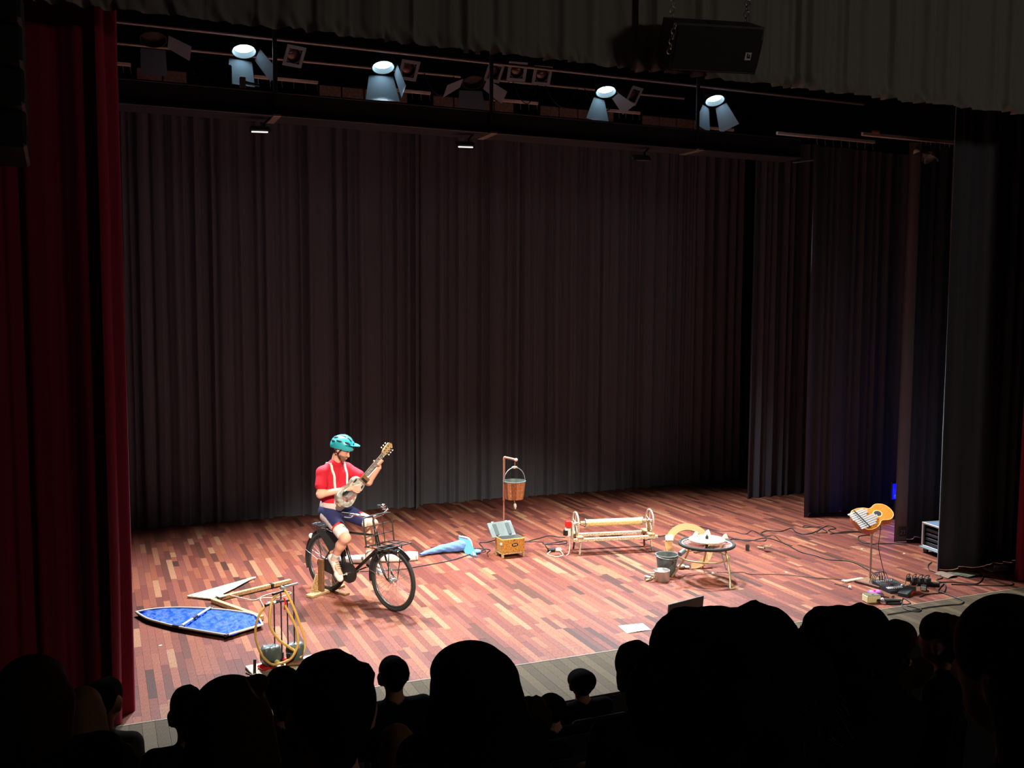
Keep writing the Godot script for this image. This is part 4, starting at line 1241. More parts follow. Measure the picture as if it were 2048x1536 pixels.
func travel_guitar() -> void:
	var ga := guitar_axis()
	var t := thing("guitar", "small silver-bodied guitar with a wooden neck held by the cyclist", "guitar")
	t.transform = Transform3D(bike_basis(), BIKE_AT) * ga
	var b := MB.new()
	b.slab(guitar_outline(0.38, 0.115, 0.078, 0.09), 0.07, Transform3D())
	part("body", b, mat(Color(0.9, 0.9, 0.87), 0.4, 0.35, noise_tex(51, 0.02, Color(0.55, 0.55, 0.52), Color.WHITE), Vector3(4, 4, 4)), t)
	var cv := MB.new()
	cv.lathe([Vector2(0.085, 0), Vector2(0.08, 0.006), Vector2(0.05, 0.01), Vector2(0, 0.012)], Transform3D(Basis(Vector3.RIGHT, PI / 2), Vector3(0.14, 0, 0.034)), 28)
	part("cover_plate", cv, M.chrome, t)
	for s in [-1.0, 1.0]:
		var h := MB.new()
		h.ball(Vector3(0.31, 0.06 * s, 0.035), Vector3(0.03, 0.012, 0.004), Basis(), 12)
		part("sound_hole", h, M.black, t)
	part("tail_block", bx(Vector3(-0.005, 0, 0), Vector3(0.05, 0.05, 0.06), Basis(), 0.006), M.pale_wood, t)
	part("pickup_panel", bx(Vector3(0.395, -0.02, 0.038), Vector3(0.085, 0.11, 0.012), Basis(), 0.004), M.brown_wood, t)
	part("pickup", bx(Vector3(0.385, -0.02, 0.046), Vector3(0.03, 0.09, 0.01), Basis(), 0.004), M.black, t)
	part("neck", bx(Vector3(0.56, 0, 0.012), Vector3(0.42, 0.046, 0.022), Basis(), 0.009), M.brown_wood, t)
	var fb := part("fretboard", bx(Vector3(0.55, 0, 0.027), Vector3(0.44, 0.05, 0.008), Basis(), 0.002), mat(Color(0.3, 0.27, 0.24), 0.5), t)
	var fr := MB.new()
	for k in 14: fr.box(Vector3(0.36 + 0.4 * (1.0 - pow(0.92, k)) / 0.7, 0, 0.0325), Vector3(0.0025, 0.05, 0.003))
	part("frets", fr, M.chrome, fb)
	var hs := PackedVector2Array([Vector2(0.765, -0.026), Vector2(0.79, -0.038), Vector2(0.9, -0.042), Vector2(0.915, -0.02), Vector2(0.925, 0.0), Vector2(0.915, 0.02), Vector2(0.9, 0.042), Vector2(0.79, 0.038), Vector2(0.765, 0.026)])
	var hm := MB.new()
	hm.slab(hs, 0.016, Transform3D(Basis(Vector3.UP, 0.12), Vector3(0.006, 0, 0.1)))
	part("headstock", hm, M.pale_wood, t)
	for k in 3:
		for s in [-1.0, 1.0]:
			var pg := part("tuning_peg", cy(Vector3(0.805 + 0.034 * k, 0.042 * s, 0.0), Vector3(0.805 + 0.034 * k, 0.062 * s, 0.0), 0.004), M.chrome, t)
			part("button", bx(Vector3(0.805 + 0.034 * k, 0.068 * s, 0.0), Vector3(0.017, 0.014, 0.009), Basis(), 0.003), M.white, pg)
			part("string_post", cy(Vector3(0.805 + 0.034 * k, 0.024 * s, 0.0), Vector3(0.805 + 0.034 * k, 0.024 * s, 0.022), 0.005), M.black, t)
	var st := MB.new()
	for k in 6: st.tube([Vector3(0.11, -0.0225 + 0.009 * k, 0.05), Vector3(0.775, -0.016 + 0.0065 * k, 0.034)], 0.0008, 4, false, false)
	part("strings", st, M.steel, t).set_meta("kind", "stuff")

# ---------------------------------------------------------------- things on the stage
func boat() -> void:
	var t := thing("folding_boat", "flat boat-shaped frame covered with blue tarpaulin, lying on the floor", "boat", Vector3(0.9, 0, -10.7))
	var o := Vector3(0.9, 0, -10.7)
	var top := [Vector3(0.31, 0.05, -11.22), Vector3(0.47, 0.05, -11.26), Vector3(0.65, 0.05, -11.24), Vector3(0.84, 0.05, -11.17), Vector3(1.08, 0.05, -11.03), Vector3(1.3, 0.05, -10.86), Vector3(1.5, 0.05, -10.63), Vector3(1.53, 0.05, -10.27)]
	var bot := [Vector3(0.31, 0.05, -11.22), Vector3(0.4, 0.05, -10.96), Vector3(0.51, 0.05, -10.78), Vector3(0.68, 0.05, -10.55), Vector3(0.93, 0.05, -10.28), Vector3(1.14, 0.05, -10.07)]
	var mv := func(a): return a.map(func(p): return p - o)
	var grey := mat(Color(0.62, 0.6, 0.53), 0.5)
	part("gunwale", tb(smooth(mv.call(top), 4), 0.012, 8), grey, t)
	part("gunwale", tb(smooth(mv.call(bot), 4), 0.013, 8), grey, t)
	part("stern_pipe", tb(mv.call([Vector3(1.14, 0.05, -10.07), Vector3(1.53, 0.05, -10.27)]), 0.013, 8), M.white, t)
	part("thwart", tb(mv.call([Vector3(1.07, 0.065, -11.02), Vector3(0.74, 0.065, -10.52)]), 0.013, 8), M.white, t)
	var tape := MB.new()
	for p in [[top[4], Vector3(0.03, 0, -0.02)], [bot[5], Vector3(-0.02, 0, 0.02)], [bot[3], Vector3(0.03, 0, 0.03)]]: tape.cyl(p[0] - o - p[1], p[0] - o + p[1], 0.017, -1, 10)
	tape.cyl(Vector3(0.86, 0.065, -10.7) - o, Vector3(0.91, 0.065, -10.78) - o, 0.017, -1, 10)
	part("tape_wraps", tape, M.black, t)
	# tarp: crumpled surface between both sides
	var nz := FastNoiseLite.new()
	nz.seed = 4; nz.frequency = 5.0; nz.fractal_octaves = 3
	var ts := smooth(top, 8)
	var bs := smooth(bot + [Vector3(1.34, 0.05, -10.17), Vector3(1.53, 0.05, -10.27)], 8)
	var at := func(a, u):
		var f: float = u * (a.size() - 1)
		var i := mini(int(f), a.size() - 2)
		return a[i].lerp(a[i + 1], f - i)
	var m := MB.new()
	m.sheet(func(u, v):
		var p: Vector3 = at.call(ts, u).lerp(at.call(bs, u), v)
		var e: float = 4.0 * v * (1.0 - v)
		p.y = 0.044 - 0.014 * e + nz.get_noise_2d(p.x * 1.3 + p.z * 0.5, p.z * 2.2) * 0.034 * minf(e * 2.0, 1.0)
		return p - o, 90, 44)
	var bl := mat(Color(0.07, 0.3, 0.75), 0.45, 0, noise_tex(61, 0.03, Color(0.75, 0.78, 0.85), Color.WHITE), Vector3(4, 4, 4))
	bl.roughness = 0.6; bl.metallic_specular = 0.35
	part("tarpaulin", m, bl, t)

func sail_frame() -> void:
	var o := Vector3(1.24, 0, -11.47)
	var t := thing("folding_beams", "two pale wooden beams hinged in a V, lying on the floor", "frame", o)
	var b1 := MB.new()
	b1.bar(Vector3(0.0, 0.03, 0.0), Vector3(0.87, 0.035, -0.38), 0.05, 0.045)
	part("beam", b1, M.pale_wood, t)
	var b2 := MB.new()
	b2.bar(Vector3(-0.1, 0.03, 0.06), Vector3(0.33, 0.03, 0.92), 0.05, 0.045)
	part("beam", b2, M.pale_wood, t)
	var tp := MB.new()
	tp.bar(Vector3(0.6, 0.034, -0.262), Vector3(0.64, 0.034, -0.28), 0.056, 0.051)
	part("tape", tp, M.black, t)
	var hg := MB.new()
	hg.box(Vector3(-0.005, 0.06, 0.02), Vector3(0.09, 0.012, 0.1), yaw(25), 0.002)
	part("hinge", hg, mat(Color(0.7, 0.7, 0.66), 0.5, 0.3), t)
	part("string", tb(smooth([Vector3(0.1, 0.06, 0.02), Vector3(0.22, 0.035, 0.1), Vector3(0.36, 0.01, 0.16), Vector3(0.5, 0.01, 0.02), Vector3(0.7, 0.01, -0.06), Vector3(0.8, 0.01, 0.05), Vector3(0.62, 0.01, 0.16), Vector3(0.44, 0.01, 0.12), Vector3(0.42, 0.01, 0.3), Vector3(0.4, 0.05, 0.62)]), 0.004, 5), M.pale_cord, t)
	var s := thing("white_sail", "white triangular sail lying flat beside the blue boat", "sail", Vector3(1.2, 0, -11.8))
	var c := Vector3(1.2, 0, -11.8)
	var P := [Vector3(0.91, 0, -11.72), Vector3(1.72, 0, -12.21), Vector3(1.44, 0, -11.83), Vector3(1.16, 0, -11.5)]
	var m := MB.new()
	for lv in [0.03, 0.022]:
		m.sheet(func(u, v):
			var p: Vector3 = (P[0].lerp(P[1], u)).lerp(P[3].lerp(P[2].lerp(P[1], clampf(u * 2.0 - 1.0, 0, 1)), minf(u * 2.0, 1.0)), v)
			return p - c + Vector3(0, lv + 0.008 * sin(u * 9.0) * sin(v * 3.1), 0), 30, 8)
	part("cloth", m, M.white_cloth, s)
	part("spar", tb([P[0] - c + Vector3(-0.02, 0.02, 0.01), P[1] - c + Vector3(0.02, 0.02, -0.01)], 0.012, 8), M.white, s)
	part("spar", tb([P[0] - c + Vector3(-0.02, 0.02, 0.01), P[3] - c + Vector3(0, 0.02, 0.01), Vector3(0.06, 0.02, 0.33)], 0.01, 8), M.light_wood, s)

func pump_machine() -> void:
	var o := Vector3(1.52, 0, -9.1)
	var t := thing("pump_instrument", "home-made pump instrument with four T-handle rods, tan hoses and grey bags", "instrument", o, yaw(0))
	part("base_board", bx(Vector3(-0.05, 0.014, 0.02), Vector3(0.5, 0.028, 0.3), yaw(8), 0.005), M.light_wood, t)
	part("base_board", bx(Vector3(0.24, 0.034, -0.04), Vector3(0.24, 0.014, 0.1), yaw(16), 0.004), M.white, t)
	part("foot_plate", bx(Vector3(-0.15, 0.045, 0.05), Vector3(0.12, 0.03, 0.12), yaw(20), 0.01), M.red_plastic, t)
	part("foot_plate", bx(Vector3(0.14, 0.05, 0.06), Vector3(0.2, 0.03, 0.12), yaw(-14), 0.01), M.brown_wood, t)
	var ro := mat(Color(0.22, 0.14, 0.13), 0.4, 0.5)
	var rods := [[Vector3(-0.05, 0.03, -0.02), 0.62, 30.0], [Vector3(0.01, 0.03, 0.01), 0.73, 35.0], [Vector3(0.06, 0.03, 0.06), 0.655, 0.0], [Vector3(0.13, 0.03, 0.01), 0.785, 25.0]]
	var ends := []
	for i in 4:
		var r: Array = rods[i]
		var up: Vector3 = Vector3(r[0].x, r[1], r[0].z) + Vector3(0, 0, -0.02)
		part("pump_rod", cy(r[0], up, 0.0065), ro, t)
		part("barrel", cy(r[0], r[0] + Vector3(0, 0.12, 0), 0.017), M.black, t)
		var d := yaw(r[2]) * Vector3(0.085, 0, 0)
		var hm := MB.new()
		hm.tube([up - d * 1.2, up - d * 0.3, up + d * 0.3, up + d * 0.5], [0.014, 0.012, 0.012, 0.014], 8)
		part("handle", hm, M.black if i != 3 else M.steel, t)
		ends.append(up)
	part("valve_fitting", cy(ends[0] + Vector3(-0.06, 0.0, 0), ends[0] + Vector3(0.02, 0.0, 0), 0.017), M.steel, t)
	part("valve_fitting", cy(ends[3] + Vector3(-0.13, 0.0, 0.04), ends[3] + Vector3(-0.08, -0.02, 0.04), 0.017), M.steel, t)
	part("clip", tb(smooth([ends[2] + Vector3(-0.03, 0.03, 0.01), ends[2] + Vector3(-0.02, -0.02, 0.02), ends[2] + Vector3(-0.03, -0.08, 0.02)]), 0.009, 6), M.red_plastic, t)
	# bags
	for e in [[Vector3(-0.1, 0.14, 0.03), 12.0, 1.0], [Vector3(0.14, 0.13, -0.01), -20.0, 0.92]]:
		var b := MB.new()
		var nz := FastNoiseLite.new()
		nz.seed = int(e[1]) + 40; nz.frequency = 6.0
		b.sheet(func(u, v):
			var a: float = u * TAU
			var la := lerpf(-PI / 2, PI / 2, v)
			var sq := 1.0 / pow(pow(absf(cos(a)), 4) + pow(absf(sin(a)), 4), 0.25)
			var lat := pow(cos(la), 0.4)
			var p := Vector3(cos(a) * 0.105 * sq * lat * lerpf(0.78, 1.0, v), sin(la) * 0.1, -sin(a) * 0.075 * sq * lat)
			return e[0] + yaw(e[1]) * (p * e[2] * (1.0 + 0.12 * nz.get_noise_3dv(p * 3.0))), 36, 14)
		part("air_bag", b, mat(Color(0.3, 0.35, 0.34), 0.45), t)
	part("valve_cap", cy(Vector3(-0.06, 0.1, 0.11), Vector3(-0.05, 0.1, 0.13), 0.022), mat(Color(0.85, 0.8, 0.5), 0.5), t)
	part("valve_tap", cy(Vector3(-0.11, 0.09, 0.1), Vector3(-0.1, 0.09, 0.125), 0.022), M.black, t)
	var rb := MB.new()
	rb.ball(Vector3(0.04, 0.08, 0.05), Vector3(0.035, 0.03, 0.03))
	part("red_bulb", rb, M.red_plastic, t)
	# hoses: points set beside the rods
	var h := [[Vector3(-0.11, 0.63, -0.02), Vector3(-0.2, 0.52, 0.0), Vector3(-0.235, 0.36, 0.02), Vector3(-0.2, 0.2, 0.08), Vector3(-0.12, 0.1, 0.13), Vector3(-0.04, 0.09, 0.14), Vector3(0.07, 0.12, 0.13), Vector3(0.14, 0.22, 0.1), Vector3(0.145, 0.34, 0.08), Vector3(0.11, 0.46, 0.07), Vector3(0.06, 0.56, 0.07), Vector3(0.035, 0.62, 0.07)],
		[Vector3(-0.02, 0.71, 0.01), Vector3(-0.07, 0.66, 0.0), Vector3(-0.1, 0.55, 0.03), Vector3(-0.1, 0.42, 0.05), Vector3(-0.03, 0.3, 0.08), Vector3(0.06, 0.22, 0.09), Vector3(0.12, 0.17, 0.08)],
		[Vector3(0.03, 0.78, 0.03), Vector3(0.07, 0.7, 0.05), Vector3(0.13, 0.55, 0.05), Vector3(0.18, 0.4, 0.03), Vector3(0.225, 0.25, 0.02), Vector3(0.215, 0.15, 0.04), Vector3(0.17, 0.09, 0.06)]]
	for q in h: part("hose", tb(smooth(q, 6), 0.0125, 8), M.hose, t)
	var bp := thing("bottle_pump", "small dark upright tube on the floor beside the pump instrument", "tube", Vector3(1.26, 0, -9.0))
	part("tube", cy(Vector3(0, 0.01, 0), Vector3(0.005, 0.15, 0), 0.014), mat(Color(0.2, 0.18, 0.2), 0.4), bp)
	part("foot", tb(smooth([Vector3(-0.08, 0.03, 0.0), Vector3(-0.03, 0.008, 0.02), Vector3(0.02, 0.008, 0.05), Vector3(0.05, 0.008, 0.02)]), 0.008, 6), M.black, bp)

func cloth_roll() -> void:
	var t := thing("white_tube", "thick white padded tube lying on the floor behind the bicycle", "tube", Vector3(3.4, 0, -12.4))
	var m := MB.new()
	var p := []
	var r := []
	for k in 13:
		p.append(Vector3(-0.52 + 1.0 * k / 12.0, 0.055 + 0.004 * sin(k * 2.1), -0.13 + 0.2 * k / 12.0 - 0.02 * sin(k * 1.3)))
		r.append(0.052 + 0.012 * k / 12.0 + 0.003 * sin(k * 3.0))
	m.tube(p, r, 14)
	part("sleeve", m, M.white_cloth, t)
	part("end_cap", cy(p[12], p[12] + Vector3(0.02, 0, 0.004), 0.058), M.white, t)
	var j := thing("denim_leg", "blue denim trouser leg spread on the floor, open end with a pale lining", "trouser leg", Vector3(4.4, 0, -12.45))
	var d := MB.new()
	d.sheet(func(u, v):
		var a: float = v * TAU
		var rr := lerpf(0.018, 0.105, pow(u, 0.9)) * (1.0 + 0.13 * sin(u * 26.0 + a * 2.0) * sin(a * 3.0 + u * 9.0))
		var c := Vector3(-0.42, 0.03, -0.02).lerp(Vector3(0.26, 0.09, -0.03), u) + Vector3(0, 0, -0.12 * sin(u * PI) * 0.6)
		var dx := Vector3(0.3, 0, -0.25 + 0.1 * u).normalized()
		var sd := Vector3(-dx.z, 0, dx.x)
		return c + sd * cos(a) * rr + Vector3.UP * sin(a) * rr * 0.8, 26, 20)
	part("leg", d, mat(Color(0.45, 0.58, 0.8), 0.9, 0, noise_tex(71, 0.06, Color(0.5, 0.56, 0.7), Color.WHITE), Vector3(7, 7, 7)), j)
	var cu := MB.new()
	cu.sheet(func(u, v): return Vector3(0.18 + 0.1 * u + 0.03 * v, 0.19 - 0.185 * v, -0.14 + 0.2 * u + 0.2 * v), 6, 6)
	part("cuff", cu, mat(Color(0.3, 0.55, 0.85), 0.8), j)
	part("hem", tb(smooth([Vector3(0.2, 0.2, -0.16), Vector3(0.29, 0.19, 0.0), Vector3(0.3, 0.09, 0.1), Vector3(0.28, 0.012, 0.22)]), 0.012, 6), M.white_cloth, j)
	var ft := MB.new()
	ft.ball(Vector3(0.36, 0.03, 0.1), Vector3(0.07, 0.03, 0.06))
	part("fold", ft, mat(Color(0.36, 0.55, 0.82), 0.8), j)

func bucket_instrument() -> void:
	var o := Vector3(5.13, 0, -12.08)
	var bs := yaw(2)
	var t := thing("wooden_box", "yellow wooden box on a low trestle with an open grey lid", "box", o, bs)
	part("body", bx(Vector3(0.02, 0.165, 0), Vector3(0.34, 0.19, 0.24), Basis(), 0.006), mat(Color(0.86, 0.62, 0.26), 0.5, 0, M.grain, Vector3(3, 3, 3)), t)
	part("interior", bx(Vector3(0.02, 0.2605, -0.005), Vector3(0.31, 0.004, 0.2)), mat(Color(0.16, 0.17, 0.16), 0.9), t)  # dark plate on the closed top, painted as the shaded open inside
	part("plinth", bx(Vector3(0.02, 0.06, 0), Vector3(0.34, 0.022, 0.24), Basis(), 0.004), M.pale_wood, t)
	for sx in [-1.0, 1.0]:
		for sz in [-1.0, 1.0]: part("foot", bx(Vector3(0.02 + sx * 0.155, 0.025, sz * 0.105), Vector3(0.03, 0.05, 0.03), Basis(), 0.003), M.pale_wood, t)
	var gl := mat(Color(0.4, 0.44, 0.43), 0.7)
	var lid := part("lid", bx(Vector3(-0.03, 0.335, -0.17), Vector3(0.36, 0.018, 0.25), Basis(Vector3.BACK, 0.03) * Basis(Vector3.RIGHT, 0.75), 0.004), gl, t)
	for x in [-0.12, 0.07]: part("batten", bx(Vector3(x, 0.34, -0.155), Vector3(0.05, 0.016, 0.19), Basis(Vector3.RIGHT, 0.75), 0.003), mat(Color(0.27, 0.31, 0.31), 0.7), lid)
	for q in [[-0.13, 0.42, -0.258], [0.08, 0.42, -0.258], [-0.1, 0.265, -0.09], [0.1, 0.265, -0.09]]: part("hinge", bx(Vector3(q[0], q[1], q[2]), Vector3(0.035, 0.02, 0.02), Basis(), 0.003), M.white, lid)
	part("lock", cy(Vector3(0.03, 0.245, 0.12), Vector3(0.03, 0.245, 0.128), 0.009), M.black, t)
	var em := MB.new()
	em.ball(Vector3(0.04, 0.175, 0.121), Vector3(0.052, 0.026, 0.003))
	part("emblem", em, mat(Color(0.15, 0.09, 0.05), 0.5), t)
	var el := MB.new()
	el.ball(Vector3(0.025, 0.176, 0.1235), Vector3(0.012, 0.013, 0.002)); el.box(Vector3(0.055, 0.176, 0.1235), Vector3(0.022, 0.02, 0.002)); el.slab(PackedVector2Array([Vector2(-0.035, 0.158), Vector2(-0.01, 0.158), Vector2(-0.015, 0.19)]), 0.004, Transform3D(Basis(), Vector3(0, 0, 0.122)))
	part("emblem_letters", el, mat(Color(0.8, 0.6, 0.3), 0.5), t)
	part("corner_cap", bx(Vector3(-0.155, 0.2, 0.1), Vector3(0.02, 0.03, 0.03), Basis(), 0.003), M.white, t)
	# the pole with its crook
	var copper := mat(Color(0.72, 0.5, 0.42), 0.4, 0.4)
	var p := thing("pipe_stand", "thin copper-coloured pipe standing behind the yellow box, bent at the top", "stand", Vector3(5.2, 0, -12.42))
	part("pole", cy(Vector3(0, 0.02, 0), Vector3(0, 0.75, 0), 0.0105), copper, p)
	part("upper_pole", cy(Vector3(0, 0.7, 0), Vector3(0, 1.3, 0), 0.015), copper, p)
	part("arm", tb(smooth([Vector3(0, 1.27, 0), Vector3(0.005, 1.31, 0), Vector3(0.03, 1.31, 0.03), Vector3(0.1, 1.3, 0.17)], 4), 0.017, 10), copper, p)
	var kn := MB.new()
	kn.ball(Vector3(0.105, 1.298, 0.18), 0.024)
	part("end_knob", kn, mat(Color(0.9, 0.78, 0.72), 0.4), p)
	part("foot", bx(Vector3(0, 0.01, 0), Vector3(0.16, 0.02, 0.12), Basis(), 0.004), M.brown_wood, p)
	# the hanging bucket
	var b := thing("wooden_bucket", "wooden stave bucket hanging by a wire handle from the bent pipe", "bucket", Vector3(5.29, 0.75, -12.26))
	var cols := [Color(0.85, 0.55, 0.35), Color(0.78, 0.48, 0.3), Color(0.88, 0.6, 0.4), Color(0.7, 0.42, 0.24), Color(0.62, 0.36, 0.2)]
	var sm := []
	for c in cols: sm.append(mat(c, 0.6, 0, M.grain, Vector3(6, 1.5, 6)))
	for k in 14:
		var m := MB.new()
		var a0 := TAU * k / 14.0
		var a1 := TAU * (k + 0.96) / 14.0
		m.lathe([Vector2(0.0, 0.0), Vector2(0.125, 0.0), Vector2(0.158, 0.25), Vector2(0.148, 0.25), Vector2(0.118, 0.02)], Transform3D(), 4, a0, a1)
		part("stave", m, sm[[0, 1, 2, 0, 3, 2, 4, 1, 0, 2, 1, 3, 0, 4][k]], b)
	var li := MB.new()
	li.lathe([Vector2(0.0, 0.13), Vector2(0.125, 0.13), Vector2(0.143, 0.235), Vector2(0.149, 0.256), Vector2(0.16, 0.254), Vector2(0.162, 0.244)], Transform3D(), 32)
	part("lining", li, mat(Color(0.36, 0.4, 0.38), 0.5, 0.2), b)
	var ha := []
	for k in 17:
		var a := PI * k / 16.0
		ha.append(Vector3(cos(a) * 0.163, 0.24 + sin(a) * 0.2, 0))
	part("handle", tb(ha, 0.006, 6), M.steel, b)
	var knob := MB.new()
	knob.ball(Vector3(0, 0.44, 0), Vector3(0.045, 0.02, 0.02))
	part("handle_grip", knob, M.light_wood, b)
	part("hook_wire", tb([Vector3(0.005, 0.45, 0.0), Vector3(0.005, 0.54, 0.0)], 0.005, 6), copper, b)
	var dr := thing("dropper", "small white dropper hanging just under the wooden bucket", "dropper", Vector3(5.31, 0.6, -12.26), Basis(Vector3.BACK, 0.15))
	var dm := MB.new()
	dm.lathe([Vector2(0, 0), Vector2(0.01, 0.005), Vector2(0.01, 0.02), Vector2(0.022, 0.035), Vector2(0.02, 0.07), Vector2(0.008, 0.09), Vector2(0.006, 0.118), Vector2(0, 0.12)], Transform3D(), 14)
	part("tube", dm, M.white, dr)
	part("string", tb([Vector3(0, 0.118, 0), Vector3(0.02, 0.16, 0)], 0.0025, 4), M.pale_cord, dr)

func spoked(t: Node3D, at: Vector3, axis: Vector3, R: float, r: float, m: Material, sp: Material, cnt: int, called := "wheel") -> void:
	var w := Node3D.new()
	w.name = called
	t.add_child(w, true)
	w.position = at
	var b := MB.new()
	b.ring(Vector3.ZERO, axis, R - r, r, 40, 8)
	part("rim", b, m, w)
	var f := MB.frame(axis)
	for k in cnt:
		var a := TAU * k / cnt + 0.3
		part("spoke", cy(Vector3.ZERO, (f.x * cos(a) + f.y * sin(a)) * (R - r), 0.006, 0.005, 6), sp, w)
	part("hub", cy(-f.z * 0.025, f.z * 0.025, 0.02), sp, w)

func roller_bench() -> void:
	var o := Vector3(6.62, 0, -11.82)
	var ax := Vector3(1.07, 0, 0.215).normalized()
	var bs := Basis(ax, Vector3.UP, ax.cross(Vector3.UP))
	var t := thing("roller_bench", "low wooden bench with a long turning cylinder between two pale wheels", "instrument", o, bs)
	for z in [-0.15, 0.15]: part("rail", bx(Vector3(0, 0.2, z), Vector3(1.22, 0.045, 0.045), Basis(), 0.004), M.light_wood, t)
	for x in [-0.52, 0.52]:
		part("cross_block", bx(Vector3(x, 0.235, 0), Vector3(0.09, 0.03, 0.36), Basis(), 0.005), M.pale_wood, t)
		part("bearing_post", bx(Vector3(x * 1.02, 0.33, 0), Vector3(0.03, 0.17, 0.05), Basis(), 0.004), M.pale_wood, t)
		for z in [-1.0, 1.0]: part("leg", cy(Vector3(x * 0.98, 0.185, 0.14 * z), Vector3(x * 1.02, 0.0, 0.165 * z), 0.013), M.light_wood if z > 0 else M.dark_wood, t)
	spoked(t, Vector3(-0.545, 0.4, 0), Vector3.RIGHT, 0.17, 0.013, M.light_wood, M.white, 5)
	spoked(t, Vector3(0.545, 0.4, 0), Vector3.RIGHT, 0.17, 0.013, M.light_wood, M.white, 5)
	part("axle", cy(Vector3(-0.56, 0.4, 0), Vector3(0.56, 0.4, 0), 0.012), M.steel, t)
	var cyl := MB.new()
	cyl.cyl(Vector3(-0.4, 0.4, 0), Vector3(0.43, 0.4, 0), 0.05, -1, 24)
	part("cylinder", cyl, mat(Color(0.9, 0.82, 0.6), 0.5, 0, noise_tex(81, 0.03, Color(0.8, 0.72, 0.6), Color.WHITE), Vector3(3, 3, 3)), t)
	for x in [-0.405, 0.425]:
		var c := MB.new()
		c.ring(Vector3(x, 0.4, 0), Vector3.RIGHT, 0.055, 0.01, 24, 6)
		part("clamp", c, M.steel, t)
	part("end_plug", cy(Vector3(-0.48, 0.4, 0), Vector3(-0.41, 0.4, 0), 0.03), M.pale_wood, t)
	part("end_plug", cy(Vector3(0.43, 0.4, 0), Vector3(0.49, 0.4, 0), 0.03), M.pale_wood, t)
	var mo := part("motor", bx(Vector3(-0.66, 0.405, 0.02), Vector3(0.08, 0.1, 0.08), Basis(), 0.012), M.red_plastic, t)
	part("shaft", cy(Vector3(-0.62, 0.4, 0.0), Vector3(-0.55, 0.4, 0), 0.01), M.steel, mo)
	part("power_unit", cy(Vector3(-0.665, 0.24, 0.03), Vector3(-0.665, 0.345, 0.03), 0.042), M.white, t)
	part("power_unit_collar", cy(Vector3(-0.69, 0.25, 0.03), Vector3(-0.69, 0.32, 0.03), 0.043), M.black, t)
	part("motor_bracket", bx(Vector3(-0.6, 0.31, 0.0), Vector3(0.02, 0.24, 0.06), Basis(), 0.003), M.light_wood, t)
	part("lead", tb(smooth([Vector3(-0.655, 0.25, 0.05), Vector3(-0.65, 0.12, 0.08), Vector3(-0.68, 0.02, 0.14), Vector3(-0.73, 0.008, 0.2)]), 0.006, 6), M.pale_cord, t)
	var br := thing("wooden_slab", "dark flat piece of wood lying on the floor behind the roller bench", "wood", Vector3(7.02, 0, -12.55))
	var sl := MB.new()
	sl.slab(PackedVector2Array([Vector2(-0.22, -0.02), Vector2(-0.12, -0.09), Vector2(0.1, -0.07), Vector2(0.24, 0.05), Vector2(0.05, 0.08), Vector2(-0.18, 0.07)]), 0.035, Transform3D(Basis(Vector3.RIGHT, -PI / 2), Vector3(0, 0.018, 0)))
	part("slab", sl, M.dark_wood, br)
	var sw := thing("socket_coupling", "black and white plug coupling on the floor beside the roller bench", "plug", Vector3(5.83, 0, -12.05))
	part("socket", bx(Vector3(-0.06, 0.025, 0.0), Vector3(0.11, 0.05, 0.06), yaw(-20), 0.012), M.black, sw)
	part("plug", bx(Vector3(0.04, 0.025, 0.03), Vector3(0.08, 0.045, 0.055), yaw(-20), 0.012), M.white, sw)

